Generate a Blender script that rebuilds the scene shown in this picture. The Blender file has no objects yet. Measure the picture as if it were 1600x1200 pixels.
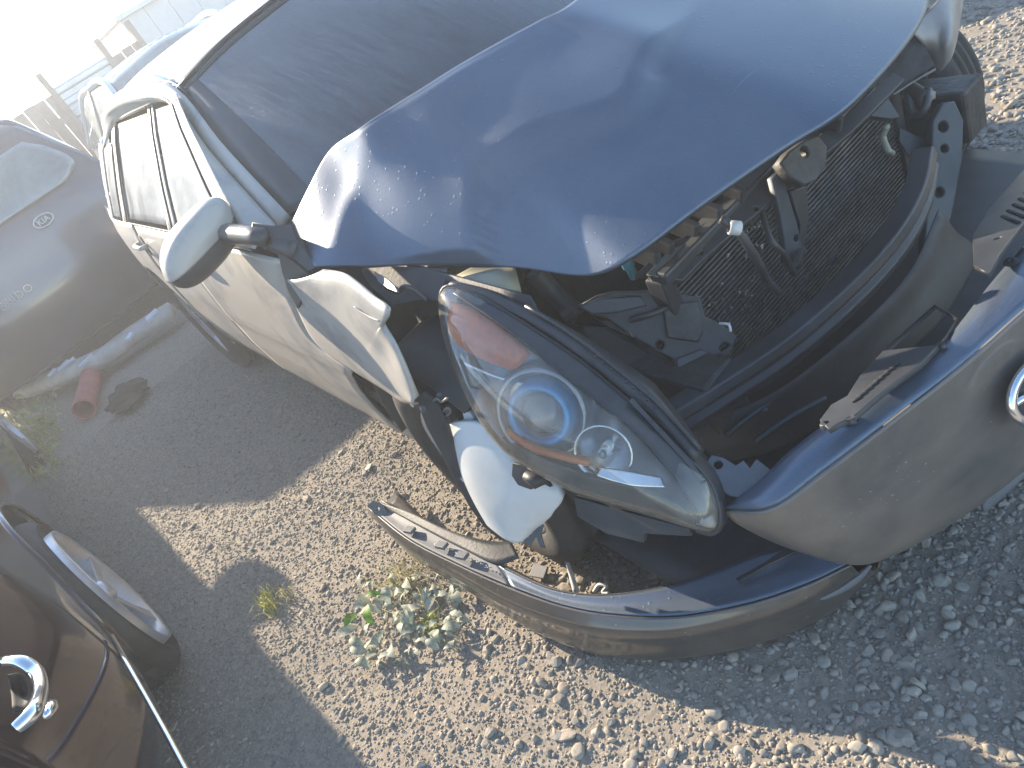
import bpy, bmesh, math, random
import numpy as np
from mathutils import Vector, Matrix

random.seed(7); RNG = np.random.default_rng(7)
scene = bpy.context.scene
COL = scene.collection
rad = math.radians

# ------------------------------------------------------------------ camera
CAM_POS = np.array((-1.277, -1.452, 1.44)); HEAD, PITCH, ROLL, FPX = 22.95, 32.2, 32.1, 1150.0
_h, _p, _r = rad(HEAD), rad(PITCH), rad(ROLL)
FW = np.array((math.sin(_h)*math.cos(_p), math.cos(_h)*math.cos(_p), -math.sin(_p)))
_rt = np.array((math.cos(_h), -math.sin(_h), 0.0)); _dn = np.cross(FW, _rt)
IX = _rt*math.cos(_r) + _dn*math.sin(_r); IY = -_rt*math.sin(_r) + _dn*math.cos(_r)
cam_data = bpy.data.cameras.new('camera'); cam = bpy.data.objects.new('camera', cam_data); COL.objects.link(cam)
cam_data.sensor_width = 36.0; cam_data.lens = FPX/1600.0*36.0; cam_data.clip_start = 0.02; cam_data.clip_end = 2000
M = Matrix.Identity(4)
for i in range(3):
    M[i][0] = IX[i]; M[i][1] = -IY[i]; M[i][2] = -FW[i]; M[i][3] = CAM_POS[i]
cam.matrix_world = M
scene.camera = cam

# ------------------------------------------------------------------ sky, sun, exposure
SUN_AZ, SUN_EL = -10.0, 22.8           # azimuth from +Y toward +X
SUN = Vector((math.sin(rad(SUN_AZ))*math.cos(rad(SUN_EL)), math.cos(rad(SUN_AZ))*math.cos(rad(SUN_EL)), math.sin(rad(SUN_EL))))
world = bpy.data.worlds.new('World'); scene.world = world; world.use_nodes = True
wn = world.node_tree.nodes; wl = world.node_tree.links
bg = wn['Background']; sky = wn.new('ShaderNodeTexSky'); sky.sky_type = 'NISHITA'
sky.sun_disc = False; sky.sun_elevation = rad(SUN_EL); sky.sun_rotation = rad(SUN_AZ)
sky.air_density = 1.0; sky.dust_density = 0.05; sky.ozone_density = 2.0
wl.new(sky.outputs[0], bg.inputs[0]); bg.inputs[1].default_value = 0.125
sl = bpy.data.lights.new('sun', 'SUN'); sl.energy = 4.4; sl.angle = rad(0.55); sl.color = (1.0, 0.85, 0.65)
so = bpy.data.objects.new('sun', sl); COL.objects.link(so); so.rotation_euler = SUN.to_track_quat('Z', 'Y').to_euler()
so.location = (-3, 12, 9)
scene.view_settings.view_transform = 'Standard'; scene.view_settings.look = 'None'
scene.view_settings.gamma = 1.0; scene.view_settings.exposure = 1.84
scene.view_settings.use_curve_mapping = False
scene.cycles.use_denoising = True
scene.cycles.max_bounces = 5; scene.cycles.diffuse_bounces = 2; scene.cycles.glossy_bounces = 3; scene.cycles.volume_bounces = 0; scene.cycles.transparent_max_bounces = 12
scene.cycles.use_adaptive_sampling = True; scene.cycles.adaptive_threshold = 0.02
scene.cycles.sample_clamp_indirect = 6.0

# ------------------------------------------------------------------ helpers: points
def ray(u, v): return FW*FPX + IX*(u-800.0) + IY*(v-600.0)
def W(u, v, x=None, y=None, z=None):
    """a point of the place seen in direction (u, v) at a known distance plane"""
    d = ray(u, v)
    if x is not None: k = (x-CAM_POS[0])/d[0]
    elif y is not None: k = (y-CAM_POS[1])/d[1]
    else: k = (z-CAM_POS[2])/d[2]
    return CAM_POS + d*k
def WP(u, v, P0, N):
    d = ray(u, v); P0 = np.array(P0); N = np.array(N)
    return CAM_POS + d*(((P0-CAM_POS) @ N)/(d @ N))
def cr(P, n):
    """Catmull-Rom through the points, n samples"""
    P = np.asarray(P, float); m = len(P)
    if m == 2:
        t = np.linspace(0, 1, n)[:, None]; return P[0]*(1-t)+P[1]*t
    E = np.vstack([2*P[0]-P[1], P, 2*P[-1]-P[-2]])
    out = []
    for s in np.linspace(0, m-1, n):
        i = min(int(s), m-2); t = s-i
        a, b, c, d = E[i], E[i+1], E[i+2], E[i+3]
        out.append(0.5*((2*b)+(c-a)*t+(2*a-5*b+4*c-d)*t*t+(3*b-a-3*c+d)*t**3))
    return np.array(out)
def smooth(a, b, t):
    t = np.clip((t-a)/(b-a), 0, 1); return t*t*(3-2*t)

# ------------------------------------------------------------------ helpers: objects
def link(o, parent=None):
    COL.objects.link(o)
    if parent is not None: o.parent = parent
    return o
def thing(name, label, cat, group=None, loc=(0, 0, 0), rz=0.0):
    o = bpy.data.objects.new(name, None); COL.objects.link(o); o.empty_display_size = 0.1
    o.location = loc; o.rotation_euler = (0, 0, rz)
    return tag(o, label, cat, group)
def tag(o, label, cat, group=None):
    o['label'] = label; o['category'] = cat
    if group: o['group'] = group
    return o
def kind(o, k, label=None):
    o['kind'] = k
    if label: o['label'] = label
    return o
def mesh_obj(name, V, F, m, parent=None, sm=True, thick=0.0, off=-1.0, bevel=0.0, sub=0):
    me = bpy.data.meshes.new(name)
    me.from_pydata([tuple(map(float, v)) for v in V], [], [tuple(int(i) for i in f) for f in F]); me.update()
    if sm:
        me.polygons.foreach_set('use_smooth', [True]*len(me.polygons))
    o = bpy.data.objects.new(name, me); link(o, parent)
    if m is not None: me.materials.append(m)
    if thick:
        md = o.modifiers.new('s', 'SOLIDIFY'); md.thickness = thick; md.offset = off; md.use_even_offset = False
    if bevel:
        md = o.modifiers.new('b', 'BEVEL'); md.width = bevel; md.segments = 2; md.limit_method = 'ANGLE'; md.angle_limit = rad(40)
    if sub:
        md = o.modifiers.new('u', 'SUBSURF'); md.levels = sub; md.render_levels = sub
    return o
def quads(nu, nv, cu=False, cv=False):
    F = []
    for i in range(nu-(0 if cu else 1)):
        for j in range(nv-(0 if cv else 1)):
            a = i*nv+j; b = i*nv+(j+1) % nv; c = ((i+1) % nu)*nv+(j+1) % nv; d = ((i+1) % nu)*nv+j
            F.append((a, b, c, d))
    return F
def loft(rows, nu, nv):
    A = [cr(r, nv) for r in rows]; A = np.array(A)            # R, nv, 3
    B = np.array([cr(A[:, j], nu) for j in range(nv)])        # nv, nu, 3
    return B.transpose(1, 0, 2)                               # nu, nv, 3
def patch(name, rows, m, parent=None, nu=24, nv=24, thick=0.004, off=-1.0, fn=None, sm=True):
    G = loft(rows, nu, nv)
    if fn is not None: G = fn(G)
    return mesh_obj(name, G.reshape(-1, 3), quads(nu, nv), m, parent, sm, thick, off)
def tube(name, P, r, m, parent=None, n=10, seg=None, cap=True, flat=1.0, up=None):
    P = cr(P, seg) if seg else np.asarray(P, float)
    k = len(P); R = np.full(k, r) if np.isscalar(r) else cr(np.asarray(r, float)[:, None], k)[:, 0]
    T = np.gradient(P, axis=0); T /= np.linalg.norm(T, axis=1)[:, None]+1e-12
    ref = np.array((0, 0, 1.0)) if up is None else np.array(up, float)
    if abs(T[0] @ ref) > .95: ref = np.array((1.0, 0, 0))
    V = []
    for i in range(k):
        a = ref - T[i]*(ref @ T[i]); a /= np.linalg.norm(a)+1e-12; b = np.cross(T[i], a)
        for j in range(n):
            t = 2*math.pi*j/n
            V.append(P[i]+R[i]*(a*math.cos(t)*flat+b*math.sin(t)))
    F = quads(k, n, cv=True)
    if cap: F += [tuple(range(n))[::-1], tuple((k-1)*n+j for j in range(n))]
    return mesh_obj(name, V, F, m, parent)
def sweep(name, P, sec, m, parent=None, seg=None, up=(0, 0, 1), bevel=0.0, sm=False):
    """sweep a closed 2D section [(a, b)] (a along side, b along up) on a path"""
    P = cr(P, seg) if seg else np.asarray(P, float); k = len(P)
    T = np.gradient(P, axis=0); T /= np.linalg.norm(T, axis=1)[:, None]+1e-12
    V = []; n = len(sec)
    for i in range(k):
        u = np.array(up, float); s = np.cross(T[i], u); s /= np.linalg.norm(s)+1e-12; u2 = np.cross(s, T[i])
        for a, b in sec: V.append(P[i]+s*a+u2*b)
    F = quads(k, n, cv=True)+[tuple(range(n))[::-1], tuple((k-1)*n+j for j in range(n))]
    return mesh_obj(name, V, F, m, parent, sm, bevel=bevel)
def box(name, c, s, m, parent=None, rot=(0, 0, 0), bevel=0.004):
    x, y, z = np.array(s)/2.0
    V = np.array([(-x, -y, -z), (x, -y, -z), (x, y, -z), (-x, y, -z), (-x, -y, z), (x, -y, z), (x, y, z), (-x, y, z)])
    R = np.array(Matrix.Rotation(rot[2], 3, 'Z') @ Matrix.Rotation(rot[1], 3, 'Y') @ Matrix.Rotation(rot[0], 3, 'X'))
    V = V @ R.T + np.array(c)
    F = [(3, 2, 1, 0), (4, 5, 6, 7), (0, 1, 5, 4), (1, 2, 6, 5), (2, 3, 7, 6), (3, 0, 4, 7)]
    return mesh_obj(name, V, F, m, parent, False, bevel=bevel)
def frame_of(N):
    N = np.array(N, float); N /= np.linalg.norm(N)
    a = np.cross((0, 0, 1.0), N)
    if np.linalg.norm(a) < 1e-3: a = np.array((1.0, 0, 0))
    a /= np.linalg.norm(a); return a, np.cross(N, a), N
def lathe(name, prof, c, axis, m, parent=None, n=32, sm=True, thick=0.0, close=False):
    """prof: [(radius, along axis)]"""
    a, b, N = frame_of(axis); c = np.array(c, float); V = []
    for r, h in prof:
        for j in range(n):
            t = 2*math.pi*j/n; V.append(c+N*h+r*(a*math.cos(t)+b*math.sin(t)))
    F = quads(len(prof), n, cu=close, cv=True)
    return mesh_obj(name, V, F, m, parent, sm, thick, 0.0)
def plate3(name, P, N, m, parent=None, thick=0.003, holes=(), bevel=0.0008, res=1):
    """flat plate from 3D outline points (projected on their plane through P[0]); holes: lists of 3D points"""
    a, b, N = frame_of(N); O = np.array(P[0], float)
    cu = bpy.data.curves.new(name, 'CURVE'); cu.dimensions = '2D'; cu.fill_mode = 'BOTH'
    for ring in [P]+list(holes):
        sp = cu.splines.new('POLY'); sp.points.add(len(ring)-1); sp.use_cyclic_u = True
        for i, q in enumerate(ring):
            d = np.array(q, float)-O; sp.points[i].co = (d @ a, d @ b, 0, 1)
    cu.extrude = thick/2; cu.bevel_depth = bevel; cu.bevel_resolution = res; cu.offset = -bevel
    t = bpy.data.objects.new('tmp', cu); COL.objects.link(t)
    dg = bpy.context.evaluated_depsgraph_get()
    me = bpy.data.meshes.new_from_object(t.evaluated_get(dg)); me.name = name
    bpy.data.objects.remove(t); bpy.data.curves.remove(cu)
    R = np.stack([a, b, N], 1)
    co = np.empty(len(me.vertices)*3); me.vertices.foreach_get('co', co); co = co.reshape(-1, 3) @ R.T + O
    me.vertices.foreach_set('co', co.ravel()); me.update()
    o = bpy.data.objects.new(name, me); link(o, parent); me.materials.clear(); me.materials.append(m)
    return o
def plate(name, px, P0, N, m, parent=None, thick=0.003, holes=(), bevel=0.0008):
    """plate on a plane of the place, its outline given by viewing directions; holes (u, v, radius in metres)"""
    P = [WP(u, v, P0, N) for u, v in px]; a, b, _n = frame_of(N); H = []
    for hu, hv, hr in holes:
        c = WP(hu, hv, P0, N)
        H.append([c+hr*(a*math.cos(t)+b*math.sin(t)) for t in np.linspace(0, 2*math.pi, 15)[:-1]])
    return plate3(name, P, N, m, parent, thick, H, bevel)
def text3(name, s, c, right, up, size, m, parent=None, ext=0.0015, shear=0.0, spacing=1.0):
    cu = bpy.data.curves.new(name, 'FONT'); cu.body = s; cu.size = size; cu.extrude = ext; cu.align_x = 'CENTER'; cu.align_y = 'CENTER'
    cu.shear = shear; cu.space_character = spacing; cu.resolution_u = 3
    t = bpy.data.objects.new('tmp', cu); COL.objects.link(t)
    dg = bpy.context.evaluated_depsgraph_get()
    me = bpy.data.meshes.new_from_object(t.evaluated_get(dg)); me.name = name
    bpy.data.objects.remove(t); bpy.data.curves.remove(cu)
    r = np.array(right, float); r /= np.linalg.norm(r); u = np.array(up, float); u -= r*(u @ r); u /= np.linalg.norm(u)
    R = np.stack([r, u, np.cross(r, u)], 1)
    co = np.empty(len(me.vertices)*3); me.vertices.foreach_get('co', co); co = co.reshape(-1, 3) @ R.T + np.array(c)
    me.vertices.foreach_set('co', co.ravel()); me.update(); me.materials.clear(); me.materials.append(m)
    return link(bpy.data.objects.new(name, me), parent)
def shell(name, ys, ts, fx, fz, m, parent=None, holes=(), thick=0.004, off=-1.0, keep=None):
    """side sheet over (y, t): x = fx(y, z), z = fz(y, t); round wheel openings are snapped to their circles"""
    nu, nv = len(ys), len(ts); Y = np.repeat(np.asarray(ys, float), nv); T = np.tile(np.asarray(ts, float), nu)
    Z = np.array([fz(y, t) for y, t in zip(Y, T)])
    inside = np.zeros(len(Y), bool)
    for yc, zc, r in holes:
        d = np.hypot(Y-yc, Z-zc); k = d < r; inside |= k
        s = r/np.maximum(d, 1e-6); Y = np.where(k, yc+(Y-yc)*s, Y); Z = np.where(k, zc+(Z-zc)*s, Z)
    X = np.array([fx(y, z) for y, z in zip(Y, Z)])
    F = [f for f in quads(nu, nv) if not all(inside[i] for i in f)]
    V = np.stack([X, Y, Z], 1)
    used = sorted({i for f in F for i in f}); mp = {k: n for n, k in enumerate(used)}
    return mesh_obj(name, V[used], [tuple(mp[i] for i in f) for f in F], m, parent, True, thick, off)
def copy_tree(o, parent=None):
    c = o.copy(); COL.objects.link(c); c.parent = parent
    for ch in list(o.children): copy_tree(ch, c)
    return c

# ------------------------------------------------------------------ materials
def nt(name):
    m = bpy.data.materials.new(name); m.use_nodes = True
    return m, m.node_tree.nodes, m.node_tree.links, m.node_tree.nodes['Principled BSDF']
def noise(n, l, scale, detail=4, rough=.55, vec=None, dist=0.0):
    t = n.new('ShaderNodeTexNoise'); t.inputs['Scale'].default_value = scale; t.inputs['Detail'].default_value = detail
    t.inputs['Roughness'].default_value = rough; t.inputs['Distortion'].default_value = dist
    if vec is not None: l.new(vec, t.inputs['Vector'])
    return t
def ramp(n, l, src, stops):
    r = n.new('ShaderNodeValToRGB'); e = r.color_ramp.elements
    while len(e) < len(stops): e.new(0.5)
    for i, (p, c) in enumerate(stops):
        e[i].position = p; e[i].color = (c if len(c) == 4 else (*c, 1)) if not np.isscalar(c) else (c, c, c, 1)
    l.new(src, r.inputs[0]); return r
def mixc(n, l, fac, a, b):
    x = n.new('ShaderNodeMix'); x.data_type = 'RGBA'
    for s, v in ((0, fac), (6, a), (7, b)):
        if hasattr(v, 'is_linked'): l.new(v, x.inputs[s])
        else: x.inputs[s].default_value = v if s == 0 else (*v, 1)
    return x.outputs[2]
def bump(n, l, h, strength, dist, prev=None):
    b = n.new('ShaderNodeBump'); b.inputs['Strength'].default_value = strength; b.inputs['Distance'].default_value = dist
    l.new(h, b.inputs['Height'])
    if prev is not None: l.new(prev, b.inputs['Normal'])
    return b.outputs[0]
def objco(n):
    return n.new('ShaderNodeTexCoord').outputs['Object']
def simple(name, col, rough=.5, metal=0.0, var=.25, vscale=9.0, coat=0.0, bmp=0.0, bscale=60.0, dust=0.0, dustcol=(.32, .28, .23), spec=.5):
    m, n, l, p = nt(name); co = objco(n)
    a = noise(n, l, vscale, 5, .6, co)
    lo = tuple(c*(1-var) for c in col); hi = tuple(min(1, c*(1+var)) for c in col)
    c = ramp(n, l, a.outputs[0], [(.3, lo), (.7, hi)]).outputs[0]
    if dust:
        d = noise(n, l, 4.0, 8, .68, co, .4); f = ramp(n, l, d.outputs[0], [(.42, 0.0), (.72, dust)])
        c = mixc(n, l, f.outputs[0], c, dustcol)
        rr = n.new('ShaderNodeMapRange'); l.new(f.outputs[0], rr.inputs[0]); rr.inputs[3].default_value = rough; rr.inputs[4].default_value = min(1, rough+.35)
        l.new(rr.outputs[0], p.inputs['Roughness'])
    else:
        p.inputs['Roughness'].default_value = rough
    l.new(c, p.inputs['Base Color']); p.inputs['Metallic'].default_value = metal
    p.inputs['Coat Weight'].default_value = coat; p.inputs['Coat Roughness'].default_value = .06
    p.inputs['Specular IOR Level'].default_value = spec
    if bmp:
        b = noise(n, l, bscale, 4, .6, co); l.new(bump(n, l, b.outputs[0], bmp, .01), p.inputs['Normal'])
    return m
def droplets(n, l, co, scale, thr, edge=.05):
    """small round beads of dew: height 1 in the bead, 0 outside, scattered"""
    v = n.new('ShaderNodeTexVoronoi'); v.inputs['Scale'].default_value = scale; l.new(co, v.inputs['Vector'])
    sep = n.new('ShaderNodeSeparateColor'); l.new(v.outputs['Color'], sep.inputs[0])
    big = n.new('ShaderNodeMapRange'); l.new(sep.outputs[0], big.inputs[0]); big.inputs[1].default_value = .62; big.inputs[2].default_value = 1.0
    big.inputs[3].default_value = 0.0; big.inputs[4].default_value = thr
    s = n.new('ShaderNodeMath'); s.operation = 'SUBTRACT'; l.new(big.outputs[0], s.inputs[0]); l.new(v.outputs['Distance'], s.inputs[1])
    r = n.new('ShaderNodeMapRange'); r.interpolation_type = 'SMOOTHSTEP'; l.new(s.outputs[0], r.inputs[0]); r.inputs[1].default_value = 0.0; r.inputs[2].default_value = edge*3
    return r.outputs[0]
def paint(name, col, metal=.55, rough=.34, coat=.6, dust=.25, beads=0.0, flake=.10, dustcol=(.30, .27, .23), scratch=.0, dlo=.40):
    m, n, l, p = nt(name); co = objco(n)
    a = noise(n, l, 900, 1, .5, co); lo = tuple(c*(1-flake) for c in col); hi = tuple(c*(1+flake) for c in col)
    c = ramp(n, l, a.outputs[0], [(.35, lo), (.65, hi)]).outputs[0]
    d = noise(n, l, 3.2, 9, .7, co, .5); f = ramp(n, l, d.outputs[0], [(dlo, 0.0), (dlo+.35, dust)])
    c = mixc(n, l, f.outputs[0], c, dustcol)
    if scratch:
        for rot, sc, lo_ in (((.3, .2, .9), (3, 160, 160), .70), ((1.1, .4, -.5), (5, 260, 260), .73)):
            mp = n.new('ShaderNodeMapping'); mp.inputs['Rotation'].default_value = rot; mp.inputs['Scale'].default_value = sc; l.new(co, mp.inputs[0])
            q = noise(n, l, 1.0, 2, .5, mp.outputs[0]); qm = noise(n, l, 7.0, 3, .6, co)
            a1 = ramp(n, l, q.outputs[0], [(lo_, 0.0), (lo_+.05, scratch)]); a2 = ramp(n, l, qm.outputs[0], [(.48, 0.0), (.62, 1.0)])
            mu = n.new('ShaderNodeMath'); mu.operation = 'MULTIPLY'; l.new(a1.outputs[0], mu.inputs[0]); l.new(a2.outputs[0], mu.inputs[1])
            c = mixc(n, l, mu.outputs[0], c, (.42, .40, .37))
    l.new(c, p.inputs['Base Color'])
    rr = n.new('ShaderNodeMapRange'); l.new(f.outputs[0], rr.inputs[0]); rr.inputs[2].default_value = 1.0
    rr.inputs[3].default_value = rough; rr.inputs[4].default_value = rough+.30; l.new(rr.outputs[0], p.inputs['Roughness'])
    mt = n.new('ShaderNodeMapRange'); l.new(f.outputs[0], mt.inputs[0]); mt.inputs[3].default_value = metal; mt.inputs[4].default_value = 0.0; l.new(mt.outputs[0], p.inputs['Metallic'])
    p.inputs['Coat Weight'].default_value = coat; p.inputs['Coat Roughness'].default_value = .08
    if beads:
        h = droplets(n, l, co, 95.0, .42); h2 = droplets(n, l, co, 190.0, .40)
        msk = noise(n, l, 3.0, 3, .5, co); mk = ramp(n, l, msk.outputs[0], [(.38, .0), (.62, 1.0)])
        mm = n.new('ShaderNodeMath'); mm.operation = 'MULTIPLY'; l.new(h2, mm.inputs[0]); l.new(mk.outputs[0], mm.inputs[1])
        b1 = bump(n, l, h, beads*.6, .003); b2 = bump(n, l, mm.outputs[0], beads*.5, .002, b1)
        l.new(b2, p.inputs['Normal']); l.new(b2, p.inputs['Coat Normal'])
    return m
def glassy(name, tint, alpha_mix, rough=.03, haze=0.0, hazecol=(.6, .6, .6), streak=0.0, smudge=2.5):
    """thin pane: clear tinted transmission under a reflecting surface, with an uneven film for dirt, dew and glare painted into its colour"""
    m, n, l, p = nt(name); co = objco(n); out = n['Material Output']
    tr = n.new('ShaderNodeBsdfTransparent'); tr.inputs[0].default_value = (*tint, 1)
    gl = n.new('ShaderNodeBsdfGlossy'); gl.inputs['Roughness'].default_value = rough
    fr = n.new('ShaderNodeFresnel'); fr.inputs[0].default_value = 1.5
    ad = n.new('ShaderNodeMath'); ad.operation = 'ADD'; l.new(fr.outputs[0], ad.inputs[0]); ad.inputs[1].default_value = alpha_mix; ad.use_clamp = True
    mx = n.new('ShaderNodeMixShader'); l.new(ad.outputs[0], mx.inputs[0]); l.new(tr.outputs[0], mx.inputs[1]); l.new(gl.outputs[0], mx.inputs[2])
    s = mx.outputs[0]
    if haze:
        p.inputs['Base Color'].default_value = (*hazecol, 1); p.inputs['Roughness'].default_value = .38
        d = noise(n, l, smudge, 7, .65, co, .4); f = ramp(n, l, d.outputs[0], [(.28, haze*.25), (.72, min(1.0, haze*1.15))])
        fac = f.outputs[0]
        if streak:
            mp = n.new('ShaderNodeMapping'); mp.inputs['Scale'].default_value = (60, 5, 5); l.new(co, mp.inputs[0])
            st = noise(n, l, 1.0, 3, .6, mp.outputs[0], .6); sr = ramp(n, l, st.outputs[0], [(.42, 1.0), (.6, 1.0-streak)])
            q = n.new('ShaderNodeMath'); q.operation = 'MULTIPLY'; l.new(fac, q.inputs[0]); l.new(sr.outputs[0], q.inputs[1]); fac = q.outputs[0]
            nb0 = bump(n, l, st.outputs[0], .12, .002); nb = bump(n, l, droplets(n, l, co, 130.0, .40), .35, .002, nb0); l.new(nb, gl.inputs['Normal']); l.new(nb, p.inputs['Normal'])
        m2 = n.new('ShaderNodeMixShader'); l.new(fac, m2.inputs[0]); l.new(s, m2.inputs[1]); l.new(p.outputs[0], m2.inputs[2]); s = m2.outputs[0]
    l.new(s, out.inputs[0]); return m

MAT = {}
GREY = (.098, .126, .168)
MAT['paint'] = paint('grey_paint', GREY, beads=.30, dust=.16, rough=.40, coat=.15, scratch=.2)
MAT['paint_side'] = paint('grey_paint_side', GREY, dust=.72, beads=.0, rough=.40, dustcol=(.52, .46, .38), dlo=.16, coat=.4)  # dust on the flank, paler and heavier to stand in for sun glare
MAT['paint_bumper'] = paint('grey_paint_bumper', (.085, .083, .082), dust=.66, rough=.40, metal=.2, coat=.35, dustcol=(.23, .185, .145), scratch=.9, dlo=.27)  # same car paint, browned by grime and by ground reflection put into the colour
MAT['paint_wing'] = paint('grey_paint_wing', (.045, .043, .042), dust=.35, rough=.30, metal=.2, coat=1.0, dustcol=(.20, .155, .11), scratch=.8, dlo=.32)  # same car paint darkened again, shade and gravel reflection set in its colour
MAT['primer'] = simple('flange_plastic', (.10, .107, .12), .6, .0, .2, 12, dust=.3)
MAT['maroon'] = paint('maroon_paint', (.022, .006, .008), metal=.2, rough=.14, coat=1.0, dust=.06, dustcol=(.12, .09, .08))
MAT['kia'] = paint('dark_plum_paint', (.05, .045, .055), metal=.3, rough=.25, coat=1.0, dust=.06)
MAT['pale'] = paint('pale_blue_paint', (.42, .50, .56), metal=.3, rough=.3, coat=.7, dust=.15)
MAT['black'] = simple('black_plastic', (.022, .022, .024), .5, 0, .35, 14, bmp=.1, bscale=120, dust=.45, dustcol=(.085, .085, .085))
MAT['black2'] = simple('satin_black_plastic', (.03, .031, .034), .38, 0, .3, 8, bmp=.05, bscale=200, dust=.35, dustcol=(.10, .105, .11))
MAT['engine'] = simple('grimy_metal', (.05, .048, .046), .55, .35, .5, 22, bmp=.4, bscale=45, dust=.6, dustcol=(.095, .09, .085))
MAT['steel'] = simple('bare_steel', (.22, .22, .21), .42, .75, .35, 12, dust=.5, dustcol=(.16, .13, .10))
MAT['bluegrey'] = simple('coated_steel', (.05, .062, .075), .5, .3, .3, 10, dust=.4, dustcol=(.10, .09, .08))
MAT['alu'] = simple('fin_aluminium', (.30, .30, .30), .38, .85, .4, 30, dust=.4, dustcol=(.12, .10, .085))
MAT['chrome'] = simple('chrome', (.78, .79, .80), .10, 1.0, .08, 20)
MAT['rubber'] = simple('tyre_rubber', (.018, .018, .019), .72, 0, .3, 18, bmp=.3, bscale=90, dust=.6, dustcol=(.10, .09, .075))
MAT['alloy'] = simple('alloy_wheel', (.58, .58, .60), .34, .65, .15, 10, dust=.35, dustcol=(.12, .11, .10))
MAT['white_plastic'] = simple('milky_plastic', (.62, .62, .60), .42, 0, .10, 6, dust=.35, dustcol=(.42, .38, .32))
MAT['letters'] = simple('raised_letters', (.55, .54, .51), .6, 0, .15, 30)
MAT['amber'] = simple('amber_reflector', (.80, .17, .015), .28, .0, .15, 40, coat=.5)
MAT['red'] = simple('faded_red_plastic', (.45, .10, .08), .5, 0, .2, 8, dust=.3)
MAT['yellow'] = simple('yellow_cap', (.55, .30, .03), .4, 0, .15, 20, dust=.3)
MAT['teal'] = simple('teal_cap', (.08, .30, .36), .4, 0, .15, 20)
MAT['beige'] = simple('aged_plastic_bottle', (.33, .31, .22), .45, 0, .2, 10, dust=.35)
MAT['dark'] = simple('dark_cavity', (.012, .012, .013), .8, 0, .3, 10)  # near-black, puts the shade of hollows and gaps into the colour
MAT['windshield'] = glassy('windshield_glass', (.60, .66, .64), .08, .03, haze=.36, hazecol=(.17, .20, .22), streak=.75, smudge=1.6)  # dew film whose blue-grey also paints sky glare
MAT['side_glass'] = glassy('side_glass', (.30, .34, .34), .12, .10, haze=.75, hazecol=(.55, .55, .53))  # whitish film: dew and dust, with sun glare painted in
MAT['dark_glass'] = glassy('tinted_glass', (.10, .14, .14), .12, .02, haze=.50, hazecol=(.30, .38, .38))  # light teal film paints a pale reflection on the panes
MAT['lens'] = glassy('hazed_lens', (.90, .91, .90), .03, .04, haze=.19, hazecol=(.70, .66, .58), smudge=9)
MAT['blue_ring'] = simple('blue_anodised_ring', (.02, .30, .62), .25, .3, .2, 30)
MAT['black_chrome'] = simple('smoked_reflector', (.26, .265, .275), .25, .8, .25, 12)
MAT['reflector'] = simple('lamp_reflector', (.55, .56, .58), .18, .95, .2, 14)
MAT['bulb_glass'] = simple('projector_glass', (.02, .03, .045), .05, 0, .2, 6, coat=1.0)
MAT['seat'] = simple('seat_fabric', (.05, .05, .055), .9, 0, .3, 40, bmp=.2)

# ================================================================== ground
def gz(x, y):
    x = np.asarray(x, float); y = np.asarray(y, float)
    f = np.clip(1.2-np.hypot(x+.8, y-1.5)/9.0, 0, 1)
    return f*(.010*np.sin(2.1*x+.7)*np.cos(1.7*y)+.006*np.sin(5.3*x-1.1*y)+.004*np.cos(9.1*y+3.3*x))
def ground_material():
    m, n, l, p = nt('packed_gravel'); co = objco(n)
    a = noise(n, l, 1.6, 8, .65, co); b = noise(n, l, 55, 6, .7, co); g = n.new('ShaderNodeTexVoronoi')
    g.inputs['Scale'].default_value = 95; g.inputs['Randomness'].default_value = 1.0; l.new(co, g.inputs['Vector'])
    g2 = n.new('ShaderNodeTexVoronoi'); g2.inputs['Scale'].default_value = 42; l.new(co, g2.inputs['Vector'])
    c1 = ramp(n, l, a.outputs[0], [(.3, (.24, .205, .155)), (.7, (.35, .305, .235))])
    c2 = ramp(n, l, b.outputs[0], [(.25, (.13, .115, .095)), (.55, (.29, .255, .205)), (.8, (.43, .385, .315))])
    c = mixc(n, l, .55, c1.outputs[0], c2.outputs[0])
    st = ramp(n, l, g.outputs['Color'], [(.2, (.16, .155, .15)), (.8, (.48, .44, .39))]); c = mixc(n, l, .35, c, st.outputs[0]); c = mixc(n, l, .35, c, (.25, .195, .135))
    l.new(c, p.inputs['Base Color']); p.inputs['Roughness'].default_value = .92; p.inputs['Specular IOR Level'].default_value = .25
    h1 = bump(n, l, g.outputs['Distance'], -.65, .012); h2 = bump(n, l, g2.outputs['Distance'], -.35, .018, h1)
    l.new(bump(n, l, b.outputs[0], .5, .010, h2), p.inputs['Normal'])
    return m
xs = np.concatenate([-np.geomspace(300, 4.2, 22), np.linspace(-4, 4, 110), np.geomspace(4.2, 300, 22)])
ys = np.concatenate([-np.geomspace(300, 4.2, 22), np.linspace(-4, 8, 160), np.geomspace(8.4, 400, 24)])
XX, YY = np.meshgrid(xs, ys, indexing='ij')
ground = mesh_obj('ground', np.stack([XX, YY, gz(XX, YY)], -1).reshape(-1, 3), quads(len(xs), len(ys)), ground_material())
kind(ground, 'structure')

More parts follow.
